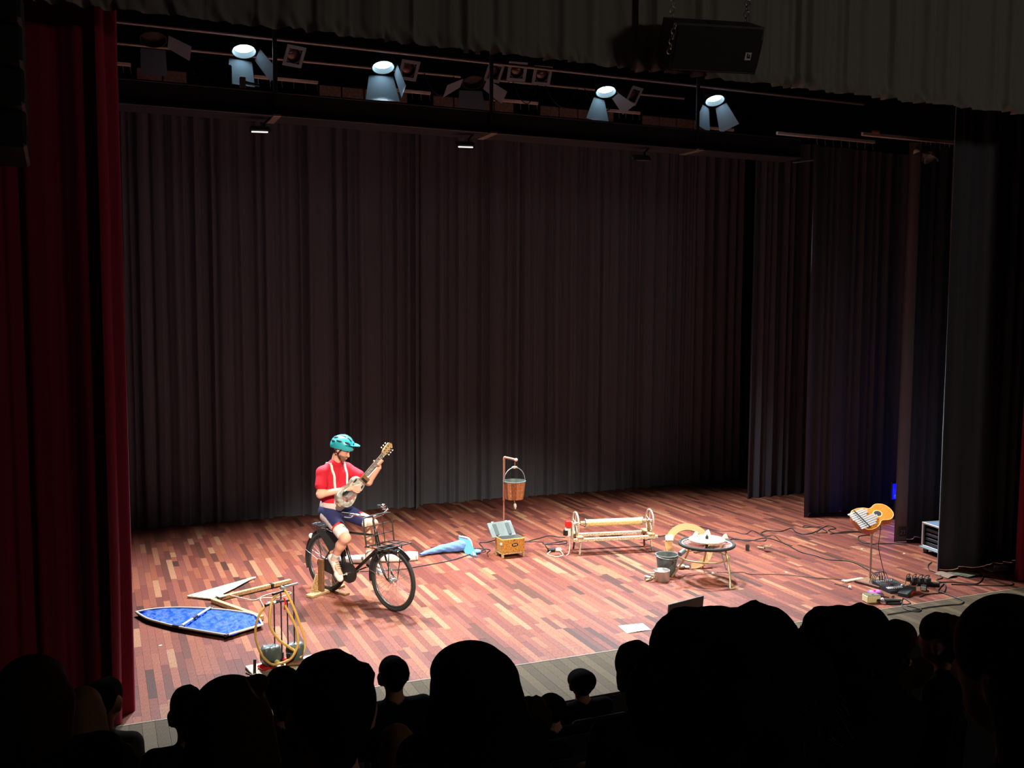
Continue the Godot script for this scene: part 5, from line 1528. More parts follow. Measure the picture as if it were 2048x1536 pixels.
func wheel_table() -> void:
	var o := Vector3(7.0, 0, -10.15)
	var t := thing("wheel_table", "three-legged table made from a bicycle wheel, with a white disc on top", "table", o)
	var gold := mat(Color(0.72, 0.63, 0.45), 0.3, 0.7)
	var y := 0.43
	var ty := MB.new()
	ty.ring(Vector3(0.06, y, -0.02), Vector3.UP, 0.34, 0.021, 56, 10)
	part("tyre", ty, M.rubber, t)
	var rm := MB.new()
	rm.ring(Vector3(0.06, y, -0.02), Vector3.UP, 0.312, 0.01, 56, 6)
	part("rim", rm, M.alu, t)
	var sp := MB.new()
	for k in 28:
		var a := TAU * k / 28.0
		sp.tube([Vector3(0.06 + cos(a + 0.6) * 0.03, y - 0.03, -0.02 + sin(a + 0.6) * 0.03), Vector3(0.06 + cos(a) * 0.31, y, -0.02 + sin(a) * 0.31)], 0.0018, 4, false, false)
	part("spokes", sp, M.steel, t).set_meta("kind", "stuff")
	part("hub", cy(Vector3(0.06, y - 0.06, -0.02), Vector3(0.06, y + 0.1, -0.02), 0.02), M.black, t)
	var di := MB.new()
	di.lathe([Vector2(0, y + 0.045), Vector2(0.225, y + 0.045), Vector2(0.23, y + 0.05), Vector2(0.23, y + 0.06), Vector2(0.225, y + 0.065), Vector2(0, y + 0.065)], Transform3D(Basis(), Vector3(0.06, 0, -0.02)), 40)
	part("disc", di, M.light_wood, t)
	for q in [[-0.06, -0.17], [0.22, 0.07], [0.14, -0.2]]:
		var w := MB.new()
		w.slab(PackedVector2Array([Vector2(-0.04, 0), Vector2(0.05, 0), Vector2(0.02, 0.06), Vector2(-0.01, 0.045)]), 0.02, Transform3D(yaw(-35.0 * q[0]), Vector3(0.06 + q[0], y + 0.065, -0.02 + q[1])))
		part("wedge", w, M.white, t)
	part("knob", cy(Vector3(0.06, y + 0.065, -0.02), Vector3(0.06, y + 0.115, -0.02), 0.008), M.black, t)
	var ho := MB.new()
	ho.ring(Vector3(0.03, 0.265, -0.03), Vector3.UP, 0.315, 0.011, 48, 8)
	part("hoop", ho, gold, t)
	var legs := [[Vector3(-0.22, y - 0.03, 0.0), Vector3(-0.24, 0.27, -0.05), Vector3(-0.355, 0.006, -0.17)], [Vector3(0.16, y - 0.02, 0.23), Vector3(0.17, 0.3, 0.27), Vector3(0.1, 0.12, 0.43), Vector3(0.03, 0.012, 0.54)], [Vector3(0.2, y - 0.03, -0.2), Vector3(0.22, 0.25, -0.27), Vector3(0.28, 0.006, -0.42)]]
	for l in legs: part("leg", tb(smooth(l, 4), 0.013, 8), gold, t)
	part("leg_foot", bx(Vector3(0.045, 0.009, 0.555), Vector3(0.07, 0.018, 0.04), Basis(), 0.004), gold, t)
	part("clamp", cy(Vector3(-0.42, y - 0.06, 0.1), Vector3(-0.33, y - 0.03, 0.06), 0.03), M.grey_plastic, t)
	part("cross_bar", bx(Vector3(0.06, y - 0.07, -0.02), Vector3(0.5, 0.025, 0.05), yaw(20), 0.004), M.brown_wood, t)
	# ring of fibreboard leaning behind
	var rg := thing("fibreboard_ring", "flat tan fibreboard ring leaning behind the wheel table", "ring", Vector3(7.18, 0, -10.62))
	var r := MB.new()
	var c := Transform3D(yaw(-20) * Basis(Vector3.RIGHT, -0.62), Vector3(-0.02, 0.262, -0.1))
	for k in 44:
		var a0 := -0.35 * PI + TAU * 0.86 * k / 44.0 - 0.5
		var a1 := -0.35 * PI + TAU * 0.86 * (k + 1) / 44.0 - 0.5
		var q := func(rr, a, z): return c * Vector3(cos(a) * rr, sin(a) * rr, z)
		for z in [-0.012, 0.012]: r.flat(q.call(0.225, a0, z), q.call(0.32, a0, z), q.call(0.32, a1, z), q.call(0.225, a1, z), c.basis.z * z)
		for e in [0.225, 0.32]:
			var oo: Vector3 = c.basis * Vector3(cos(a0), sin(a0), 0) * (1.0 if e > 0.3 else -1.0)
			r.flat(q.call(e, a0, -0.012), q.call(e, a1, -0.012), q.call(e, a1, 0.012), q.call(e, a0, 0.012), oo)
	part("ring", r, M.mdf, rg)
	part("block", bx(c * Vector3(-0.26, 0.1, 0.03), Vector3(0.1, 0.08, 0.05), c.basis, 0.008), M.white, rg)
	# bucket, pan and small things beside
	var bk := thing("plastic_bucket", "dark grey plastic bucket beside the wheel table", "bucket", Vector3(6.66, 0, -10.47))
	var bm := MB.new()
	bm.lathe([Vector2(0, 0.006), Vector2(0.1, 0.0), Vector2(0.108, 0.01), Vector2(0.14, 0.245), Vector2(0.152, 0.247), Vector2(0.152, 0.262), Vector2(0.138, 0.262), Vector2(0.104, 0.02), Vector2(0, 0.02)], Transform3D(), 32)
	part("pail", bm, M.grey_plastic, bk)
	var bh := []
	for k in 13: bh.append(Vector3(cos(PI * k / 12.0) * 0.153, 0.25 - sin(PI * k / 12.0) * 0.02, sin(PI * k / 12.0) * 0.156))
	part("handle", tb(bh, 0.005, 6), M.steel, bk)
	var by := thing("yellow_ball", "yellowish ball lying in the dark grey bucket", "ball", Vector3(6.67, 0.175, -10.45))
	var bb := MB.new()
	bb.ball(Vector3.ZERO, 0.05)
	part("ball", bb, mat(Color(0.85, 0.7, 0.35), 0.6), by)
	var fill := MB.new()
	fill.ball(Vector3(0.0, -0.1, -0.02), Vector3(0.1, 0.055, 0.1))
	part("cloth", fill, M.grey_plastic, by)
	var wb := thing("white_ball", "small white ball in the dark grey bucket", "ball", Vector3(6.59, 0.16, -10.47))
	var wm := MB.new()
	wm.ball(Vector3(0, 0, 0), 0.03)
	part("ball", wm, M.white, wb)
	var pn := thing("saucepan", "small silver saucepan on the floor beside the grey bucket", "saucepan", Vector3(6.45, 0, -10.25))
	var pm := MB.new()
	pm.lathe([Vector2(0, 0.004), Vector2(0.092, 0.0), Vector2(0.098, 0.006), Vector2(0.1, 0.128), Vector2(0.104, 0.132), Vector2(0.1, 0.135), Vector2(0.096, 0.13), Vector2(0.093, 0.01), Vector2(0, 0.01)], Transform3D(), 36)
	part("pot", pm, M.alu, pn)
	part("handle", tb([Vector3(-0.095, 0.1, -0.01), Vector3(-0.18, 0.105, -0.02)], 0.012, 8), M.light_wood, pn)
	part("rivet_plate", bx(Vector3(-0.1, 0.1, -0.01), Vector3(0.02, 0.03, 0.04), Basis(), 0.003), M.steel, pn)
	var hm := thing("hammer", "small wooden-handled hammer lying by the saucepan", "hammer", Vector3(6.27, 0, -10.3))
	part("handle", tb([Vector3(-0.04, 0.016, 0.03), Vector3(0.1, 0.016, -0.03)], 0.013, 8), M.pale_wood, hm)
	part("head", bx(Vector3(0.03, 0.025, -0.03), Vector3(0.04, 0.05, 0.09), yaw(20), 0.006), M.steel, hm)
	var cu := thing("black_cup", "small black cup standing on the floor right of the wheel table", "cup", Vector3(8.38, 0, -11.08))
	var cm := MB.new()
	cm.lathe([Vector2(0, 0), Vector2(0.026, 0), Vector2(0.03, 0.08), Vector2(0.025, 0.08), Vector2(0.022, 0.01), Vector2(0, 0.01)], Transform3D(), 18)
	part("cup", cm, mat(Color(0.2, 0.19, 0.18), 0.5), cu)
	var sh := thing("hand_brush", "pale wooden brush-like clapper lying right of the black cup", "brush", Vector3(8.6, 0, -10.95))
	part("handle", tb([Vector3(-0.02, 0.02, -0.16), Vector3(0.0, 0.03, -0.03)], 0.012, 8), M.pale_wood, sh)
	var fm := MB.new()
	fm.slab(PackedVector2Array([Vector2(-0.02, 0), Vector2(0.02, 0), Vector2(0.055, 0.09), Vector2(-0.055, 0.09)]), 0.03, Transform3D(Basis(Vector3.RIGHT, PI / 2 - 0.35), Vector3(0, 0.055, -0.04)))
	part("fan", fm, M.light_wood, sh)
	var sb := thing("table_ball", "little white ball on the floor under the wheel table", "ball", Vector3(7.2, 0.018, -10.22))
	var sm := MB.new()
	sm.ball(Vector3.ZERO, 0.018)
	part("ball", sm, M.white, sb)
	var pw := thing("paper_scrap", "crumpled pale paper on the floor behind the wheel table's left leg", "paper", Vector3(6.98, 0, -10.62))
	var pz := MB.new()
	pz.ball(Vector3(0, 0.03, 0), Vector3(0.06, 0.03, 0.05), yaw(20), 7)
	pz.ball(Vector3(0.07, 0.02, 0.03), Vector3(0.04, 0.02, 0.04), yaw(50), 6)
	part("scrap", pz, M.light_wood, pw)

func guitar_kalimba() -> void:
	var o := Vector3(8.9, 0, -9.257)
	var t := thing("instrument_stand", "thin steel pole on a wooden foot carrying the orange guitar body", "stand", o)
	part("base", bx(Vector3(-0.03, 0.014, 0.1), Vector3(0.36, 0.028, 0.3), yaw(12), 0.004), M.brown_wood, t)
	part("base_edge", bx(Vector3(-0.2, 0.016, 0.17), Vector3(0.04, 0.032, 0.36), yaw(12), 0.004), M.dark_wood, t)
	part("pole", cy(Vector3(0, 0.02, 0), Vector3(0, 0.63, 0), 0.0125), mat(Color(0.6, 0.5, 0.45), 0.4, 0.6), t)
	part("sleeve", cy(Vector3(0, 0.58, 0), Vector3(0, 0.68, 0), 0.018), M.steel, t)
	part("wing_bolt", tb(smooth([Vector3(0.015, 0.61, 0.0), Vector3(0.05, 0.6, 0.01), Vector3(0.055, 0.62, 0.01)]), 0.008, 6), M.steel, t)
	# body axis: from lower bout (left) to upper bout (right, farther and higher); the face tips towards the seats
	var g := thing("kalimba_guitar", "neckless orange guitar body fitted with steel tines, mounted on the pole", "instrument")
	var x := Vector3(0.9, 0.26, 0.1).normalized()
	var z := Vector3(-0.42, 0.74, 0.42)
	z = (z - x * z.dot(x)).normalized()
	g.transform = Transform3D(Basis(x, z.cross(x), z), Vector3(8.63, 0.735, -9.26))
	var out := guitar_outline(0.52, 0.185, 0.115, 0.145)
	var wood := mat(Color(0.84, 0.42, 0.13), 0.3, 0, M.grain, Vector3(3, 8, 3))
	wood.clearcoat_enabled = true; wood.clearcoat = 0.6
	var b := MB.new()
	b.slab(out, 0.085, Transform3D(Basis(), Vector3(0, 0, 0)))
	part("sides", b, wood, g)
	var f := MB.new()
	f.slab(out, 0.004, Transform3D(Basis(), Vector3(0, 0, 0.045)))
	part("soundboard", f, mat(Color(0.93, 0.6, 0.22), 0.3, 0, M.grain, Vector3(2, 14, 2)), g)
	var bd := MB.new()
	var ed := []
	for p in out: ed.append(Vector3(p.x, p.y, 0.045))
	bd.tube(ed, 0.004, 5, true)
	part("binding", bd, mat(Color(0.95, 0.75, 0.45), 0.4), g)
	var ro := MB.new()
	ro.ring(Vector3(0.33, 0, 0.0475), Vector3.BACK, 0.052, 0.006, 32, 6, 0, TAU, 0.3)
	part("rosette", ro, mat(Color(0.95, 0.75, 0.5), 0.4), g)
	part("sound_hole", cy(Vector3(0.33, 0, 0.04), Vector3(0.33, 0, 0.0485), 0.043, -1, 28), M.black, g)
	var lens := [0.17, 0.2, 0.185, 0.15, 0.225, 0.24, 0.215, 0.19, 0.16]
	for k in 9:
		var yy := 0.13 - 0.0325 * k
		var l: float = lens[k]
		part("tine", bx(Vector3(0.11 + (l - 0.19) * 0.7, yy, 0.066), Vector3(l + 0.06, 0.0245, 0.004), Basis(Vector3.UP, -0.02), 0.001), M.alu, g)
	part("bridge_bar", cy(Vector3(0.09, 0.16, 0.073), Vector3(0.09, -0.16, 0.073), 0.006), M.black, g)
	part("bridge_block", bx(Vector3(0.09, 0, 0.054), Vector3(0.05, 0.31, 0.016), Basis(), 0.003), M.brown_wood, g)
	var scr := MB.new()
	for k in 8: scr.cyl(Vector3(0.06, 0.115 - 0.0325 * k, 0.066), Vector3(0.06, 0.115 - 0.0325 * k, 0.074), 0.006, -1, 8)
	part("screws", scr, M.black, g).set_meta("kind", "stuff")
	part("mount", cy(g.transform.affine_inverse() * Vector3(8.9, 0.66, -9.257), g.transform.affine_inverse() * Vector3(8.9, 0.8, -9.257), 0.02), M.steel, g)
	var st := thing("wooden_mallet_stick", "pale flat stick lying by the foot of the instrument stand", "stick", Vector3(8.69, 0, -9.33))
	part("stick", bx(Vector3(0, 0.012, 0.01), Vector3(0.32, 0.02, 0.05), yaw(4), 0.004), M.light_wood, st)
	part("notch_end", bx(Vector3(-0.15, 0.014, 0.02), Vector3(0.05, 0.024, 0.07), yaw(4), 0.004), M.light_wood, st)
	var ml := thing("mallet", "dark thin mallet with a round white head on the floor", "mallet", Vector3(8.4, 0, -9.1))
	part("shaft", tb([Vector3(-0.03, 0.008, -0.2), Vector3(0.0, 0.014, 0.0)], 0.006, 6), M.dark_wood, ml)
	var mb := MB.new()
	mb.ball(Vector3(0.002, 0.02, 0.03), 0.02)
	part("head", mb, M.white, ml)

func electronics() -> void:
	# mixer
	var x := (Vector3(9.03, 0, -8.71) - Vector3(8.74, 0, -8.70)).normalized()
	var ro := yaw(-6)
	var t := thing("mixing_desk", "small black mixing desk with white faders and a blue light", "mixer", Vector3(8.87, 0, -8.87), ro)
	var m := MB.new()
	m.slab(PackedVector2Array([Vector2(-0.17, 0.0), Vector2(0.17, 0.0), Vector2(0.17, 0.03), Vector2(-0.17, 0.075)]), 0.3, Transform3D(Basis(Vector3.BACK, Vector3.UP, Vector3.LEFT), Vector3.ZERO))
	part("case", m, mat(Color(0.13, 0.13, 0.14), 0.5), t)
	var tilt := Basis(Vector3.RIGHT, 0.132)
	for k in 8: part("fader", bx(Vector3(-0.125 + 0.028 * k, 0.046, 0.09), Vector3(0.014, 0.012, 0.05), tilt, 0.003), M.white, t)
	for j in 3:
		for k in 8: part("knob", cy(Vector3(-0.125 + 0.03 * k, 0.055 + 0.006 * j, -0.02 - 0.045 * j), Vector3(-0.125 + 0.03 * k, 0.07 + 0.006 * j, -0.02 - 0.045 * j), 0.008, 0.006, 8), M.white if j == 2 else (M.red_plastic if (k + j) % 5 == 4 else M.grey_plastic), t)
	var led := part("indicator_light", bx(Vector3(0.125, 0.05, 0.03), Vector3(0.012, 0.012, 0.012), Basis(), 0.003), glow(Color(0.45, 0.65, 1.0), 9.0), t)
	for k in 4: part("plug", cy(Vector3(-0.06 + 0.035 * k, 0.07, -0.14), Vector3(-0.06 + 0.035 * k, 0.125, -0.145), 0.008), M.chrome if k > 1 else M.black, t)
	for k in 4: part("lead", tb(smooth([Vector3(-0.06 + 0.035 * k, 0.12, -0.145), Vector3(-0.07 + 0.03 * k, 0.17, -0.16), Vector3(-0.13 + 0.03 * k, 0.14, -0.2), Vector3(-0.15 + 0.02 * k, 0.01, -0.22)]), 0.004, 6), M.cable, t)
	var ds := thing("effects_unit", "flat black effects unit with a red front edge beside the mixing desk", "effects unit", Vector3(8.86, 0, -8.62), yaw(24))
	part("case", bx(Vector3(0.02, 0.035, 0), Vector3(0.28, 0.05, 0.12), Basis(Vector3.BACK, 0.1), 0.006), mat(Color(0.2, 0.21, 0.21), 0.5), ds)
	part("red_panel", bx(Vector3(0.04, 0.028, 0.061), Vector3(0.1, 0.03, 0.004), Basis(Vector3.BACK, 0.1), 0.001), M.red_plastic, ds)
	# pedals
	var p := thing("effect_pedal", "cream effect pedal box with a dark top, nearest the seats", "effect pedal", Vector3(8.26, 0, -8.56), yaw(-12))
	part("case", bx(Vector3(0, 0.045, 0), Vector3(0.17, 0.085, 0.13), Basis(), 0.008), mat(Color(0.92, 0.87, 0.66), 0.45), p)
	part("top_plate", bx(Vector3(0, 0.09, 0), Vector3(0.165, 0.006, 0.125), Basis(), 0.002), mat(Color(0.35, 0.33, 0.22), 0.5), p)
	part("socket", cy(Vector3(0.045, 0.035, 0.064), Vector3(0.045, 0.035, 0.078), 0.016), M.black, p)
	part("foot_switch", cy(Vector3(0.0, 0.09, 0.02), Vector3(0.0, 0.105, 0.02), 0.012), M.steel, p)
	var p2 := thing("lit_pedal", "small effect pedal glowing violet behind the cream pedal", "effect pedal", Vector3(8.46, 0, -8.72), yaw(-12))
	part("case", bx(Vector3(0, 0.03, 0), Vector3(0.16, 0.055, 0.09), Basis(), 0.008), mat(Color(0.45, 0.3, 0.5), 0.4), p2)
	part("violet_light", bx(Vector3(-0.045, 0.062, 0.0), Vector3(0.04, 0.012, 0.03), Basis(), 0.003), glow(Color(0.85, 0.3, 1.0), 5.0), p2)
	part("violet_light", bx(Vector3(0.045, 0.062, 0.0), Vector3(0.035, 0.012, 0.03), Basis(), 0.003), glow(Color(0.6, 0.3, 1.0), 3.0), p2)
	part("red_knob", cy(Vector3(0.0, 0.058, 0.0), Vector3(0.0, 0.075, 0.0), 0.012), M.red_plastic, p2)
	var om := OmniLight3D.new()
	om.name = "light"
	p2.add_child(om)
	om.position = Vector3(0, 0.09, 0); om.light_color = Color(0.8, 0.3, 1.0); om.light_energy = 0.02; om.omni_range = 20; om.omni_attenuation = 2.0; om.light_size = 0.05; om.shadow_enabled = true
	var cl := [[Vector3(8.5, 0, -8.6), "just right of the cream pedal"], [Vector3(8.6, 0, -8.58), "nearest the red-fronted effects unit"], [Vector3(8.57, 0, -8.7), "beside the violet pedal"]]
	for i in 3:
		var c := thing("plug_connector", "small bright plug lying on the floor " + cl[i][1], "plug", cl[i][0], yaw(30.0 * i), "plugs between pedals and mixing desk")
		part("barrel", cy(Vector3(-0.03, 0.012, 0), Vector3(0.03, 0.012, 0), 0.01), M.chrome, c)
		part("boot", cy(Vector3(0.03, 0.012, 0), Vector3(0.06, 0.01, 0.01), 0.008, 0.005), M.black, c)
	# microphone on the floor
	var mc := thing("microphone", "silver-headed microphone lying on a small floor stand by the pedals", "microphone", Vector3(8.42, 0, -8.42), yaw(-20))
	var mh := MB.new()
	mh.ball(Vector3(-0.1, 0.045, 0), 0.027)
	part("grille", mh, mat(Color(0.75, 0.76, 0.76), 0.4, 0.6), mc)
	part("handle", cy(Vector3(-0.08, 0.045, 0), Vector3(0.12, 0.04, 0), 0.021, 0.014), mat(Color(0.25, 0.28, 0.27), 0.45), mc)
	part("rest", bx(Vector3(0.03, 0.012, 0.01), Vector3(0.18, 0.022, 0.07), Basis(), 0.008), M.black, mc)
	# mains strip with adapters
	var ps := thing("power_strip", "black power strip with adapters and bundled cables behind the mixing desk", "power strip", Vector3(9.32, 0, -8.86), yaw(-38))
	part("bar", bx(Vector3(0.06, 0.025, 0), Vector3(0.34, 0.045, 0.06), Basis(), 0.008), M.black, ps)
	for k in 4: part("adapter", bx(Vector3(-0.13 + 0.075 * k, 0.07, 0.0), Vector3(0.055, 0.06, 0.06), yaw(6.0 * k), 0.008), mat(Color(0.16, 0.19, 0.18), 0.5), ps)
	for k in 4: part("looped_lead", tb(smooth([Vector3(-0.13 + 0.075 * k, 0.1, 0), Vector3(-0.12 + 0.075 * k, 0.14, 0.03), Vector3(-0.16 + 0.07 * k, 0.13, 0.06), Vector3(-0.18 + 0.07 * k, 0.03, 0.1), Vector3(-0.25 + 0.08 * k, 0.008, 0.14)]), 0.005, 6), M.cable, ps)
	var ad := thing("mains_adapter", "black mains adapter with a pale label lying before the power strip", "adapter", Vector3(9.2, 0, -8.68), yaw(40))
	part("case", bx(Vector3(0, 0.03, 0), Vector3(0.1, 0.06, 0.07), Basis(), 0.01), M.black, ad)
	part("label_plate", bx(Vector3(-0.051, 0.032, 0.0), Vector3(0.003, 0.045, 0.055), Basis(), 0.0005), mat(Color(0.85, 0.85, 0.78), 0.6), ad)

func stage_side() -> void:
	# rack case on castors half behind the front side curtain
	var t := thing("rack_case", "wheeled equipment rack half hidden behind the nearest side curtain", "rack", Vector3(10.86, 0, -9.8), yaw(-8) * Basis.from_scale(Vector3(1, 0.86, 1)))
	var fr := MB.new()
	for sx in [-0.27, 0.27]:
		for sz in [-0.24, 0.24]: fr.box(Vector3(sx, 0.3, sz), Vector3(0.03, 0.38, 0.03), Basis(), 0.003)
	for y in [0.115, 0.49]:
		for sz in [-0.24, 0.24]: fr.box(Vector3(0, y, sz), Vector3(0.57, 0.03, 0.03), Basis(), 0.003)
		for sx in [-0.27, 0.27]: fr.box(Vector3(sx, y, 0), Vector3(0.03, 0.03, 0.5), Basis(), 0.003)
	part("frame", fr, M.alu, t)
	part("top_panel", bx(Vector3(0, 0.495, 0), Vector3(0.52, 0.012, 0.46), Basis(), 0.002), mat(Color(0.4, 0.5, 0.6), 0.5, 0.3), t)
	part("back_panel", bx(Vector3(0, 0.3, -0.24), Vector3(0.52, 0.36, 0.012)), M.black, t)
	for k in 4: part("rack_unit", bx(Vector3(0, 0.16 + 0.075 * k, 0.0), Vector3(0.5, 0.045, 0.46), Basis(), 0.004), mat(Color(0.16, 0.17, 0.18), 0.4, 0.4), t)
	part("base", bx(Vector3(0, 0.095, 0), Vector3(0.62, 0.02, 0.54), Basis(), 0.003), mat(Color(0.42, 0.5, 0.52), 0.5, 0.2), t)
	for sx in [-0.24, 0.24]:
		for sz in [-0.21, 0.21]:
			var c := part("castor", cy(Vector3(sx - 0.015, 0.04, sz), Vector3(sx + 0.015, 0.04, sz), 0.04), mat(Color(0.2, 0.27, 0.36), 0.5), t)
			part("fork", bx(Vector3(sx, 0.075, sz), Vector3(0.05, 0.03, 0.04), Basis(), 0.003), M.steel, c)
	# newspapers, white box on its tray
	var n := thing("newspaper", "open printed newspaper lying at the foot of the nearest side curtain", "newspaper", Vector3(10.2, 0, -9.0))
	var pm := MB.new()
	var img := Image.create(128, 128, false, Image.FORMAT_RGB8)
	img.fill(Color(0.52, 0.5, 0.42))
	var r := RandomNumberGenerator.new()
	r.seed = 3
	for k in 26: img.fill_rect(Rect2i(8 + (k % 3) * 40, 8 + int(k / 3) * 13, r.randi_range(22, 34), 8), Color(0.3, 0.31, 0.27))
	img.fill_rect(Rect2i(30, 34, 50, 40), Color(0.2, 0.23, 0.2))
	var pmat := mat(Color.WHITE, 0.85)
	pmat.albedo_texture = ImageTexture.create_from_image(img)
	pmat.uv1_triplanar = true; pmat.uv1_scale = Vector3(2.9, 2.9, 2.9)
	pm.sheet(func(u, v): return Vector3(-0.16 + 0.32 * u + 0.1 * v, 0.012 + 0.012 * sin(u * 5.0), -0.12 + 0.26 * v), 12, 4)
	pm.sheet(func(u, v): return Vector3(-0.16 + 0.32 * u + 0.1 * v, 0.004, -0.12 + 0.26 * v), 2, 2)
	part("pages", pm, pmat, n)
	var pf := MB.new()
	pf.sheet(func(u, v): return Vector3(-0.32 + 0.2 * u, 0.006 + 0.02 * sin(u * 3.0), -0.16 + 0.22 * v - 0.02 * u), 8, 2)
	part("loose_sheet", pf, mat(Color(0.42, 0.34, 0.27), 0.85), n)
	var wb := thing("white_box", "small white box on a thin tray in the shadow at right", "box", Vector3(10.87, 0, -9.0), yaw(-10))
	part("tray", bx(Vector3(-0.06, 0.006, 0.0), Vector3(0.3, 0.01, 0.16), Basis(), 0.003), mat(Color(0.7, 0.7, 0.68), 0.6), wb)
	part("box", bx(Vector3(0.02, 0.035, -0.01), Vector3(0.17, 0.045, 0.09), Basis(), 0.012), M.white, wb)
	# white sheet of paper
	var pa := MB.new()
	pa.sheet(func(u, v): return Vector3(5.08, 0.003, -8.93).lerp(Vector3(5.37, 0.003, -8.9), u).lerp(Vector3(5.05, 0.004, -8.68).lerp(Vector3(5.34, 0.004, -8.68), u), v) + Vector3(0, 0.004 * sin(u * 3.0) * v, 0), 8, 6)
	tag(part("paper_sheet", pa, M.white), "blank white sheet of paper on the floor near the stage edge", "paper")
	# thin dark board by the stage edge, mostly behind a head
	var mo := thing("black_board", "thin black board standing by the stage edge, its corners showing behind the curly head", "board", Vector3(5.69, 0, -8.765), yaw(14))
	part("board", bx(Vector3(0, 0.155, 0.15), Vector3(0.54, 0.3, 0.022), Basis(Vector3.RIGHT, 0.08), 0.004), M.black, mo)
	for sx in [-0.2, 0.2]: part("foot", bx(Vector3(sx, 0.01, 0.11), Vector3(0.03, 0.02, 0.2), Basis(), 0.003), M.black, mo)
	# blue lamp deep in the wings
	var bl := thing("blue_lamp", "blue glowing work lamp between the two right side curtains", "lamp", Vector3(11.92, 0, -11.92))
	part("stand", cy(Vector3(0, 0.0, 0), Vector3(0, 0.3, 0), 0.02), M.black, bl)
	part("base", cy(Vector3(0, 0, 0), Vector3(0, 0.015, 0), 0.09), M.black, bl)
	part("housing", bx(Vector3(0, 0.44, -0.025), Vector3(0.14, 0.3, 0.04), Basis(), 0.01), M.black, bl)
	part("tube", bx(Vector3(0, 0.44, 0.0), Vector3(0.1, 0.26, 0.02), Basis(), 0.008), glow(Color(0.04, 0.05, 0.8), 1.1), bl)
	var bb := MB.new()
	bb.ball(Vector3(0.0, 0.36, 0.015), 0.035)
	part("bulb", bb, glow(Color(0.08, 0.12, 1.0), 2.5), bl)
	var om := OmniLight3D.new()
	om.name = "light"
	bl.add_child(om)
	om.position = Vector3(0, 0.42, 0.1); om.light_color = Color(0.1, 0.15, 1.0); om.light_energy = 0.12; om.omni_range = 20; om.omni_attenuation = 2.0; om.light_size = 0.1; om.shadow_enabled = true
	# bits of tape
	for e in [[Vector3(9.95, 0, -10.53), "white tape mark on the floor behind the instrument stand"], [Vector3(10.32, 0, -10.11), "tiny white tape mark before the rack case"], [Vector3(8.15, 0, -9.95), "white tape mark midway between wheel table and instrument stand"], [Vector3(3.78, 0, -10.5), "white tape mark right of the bicycle's front wheel"], [Vector3(0.5, 0, -10.15), "white tape mark before the blue boat"]]:
		tag(part("tape_mark", bx(e[0] + Vector3(0, 0.002, 0), Vector3(0.03, 0.003, 0.025), yaw(30)), M.white), e[1], "tape")

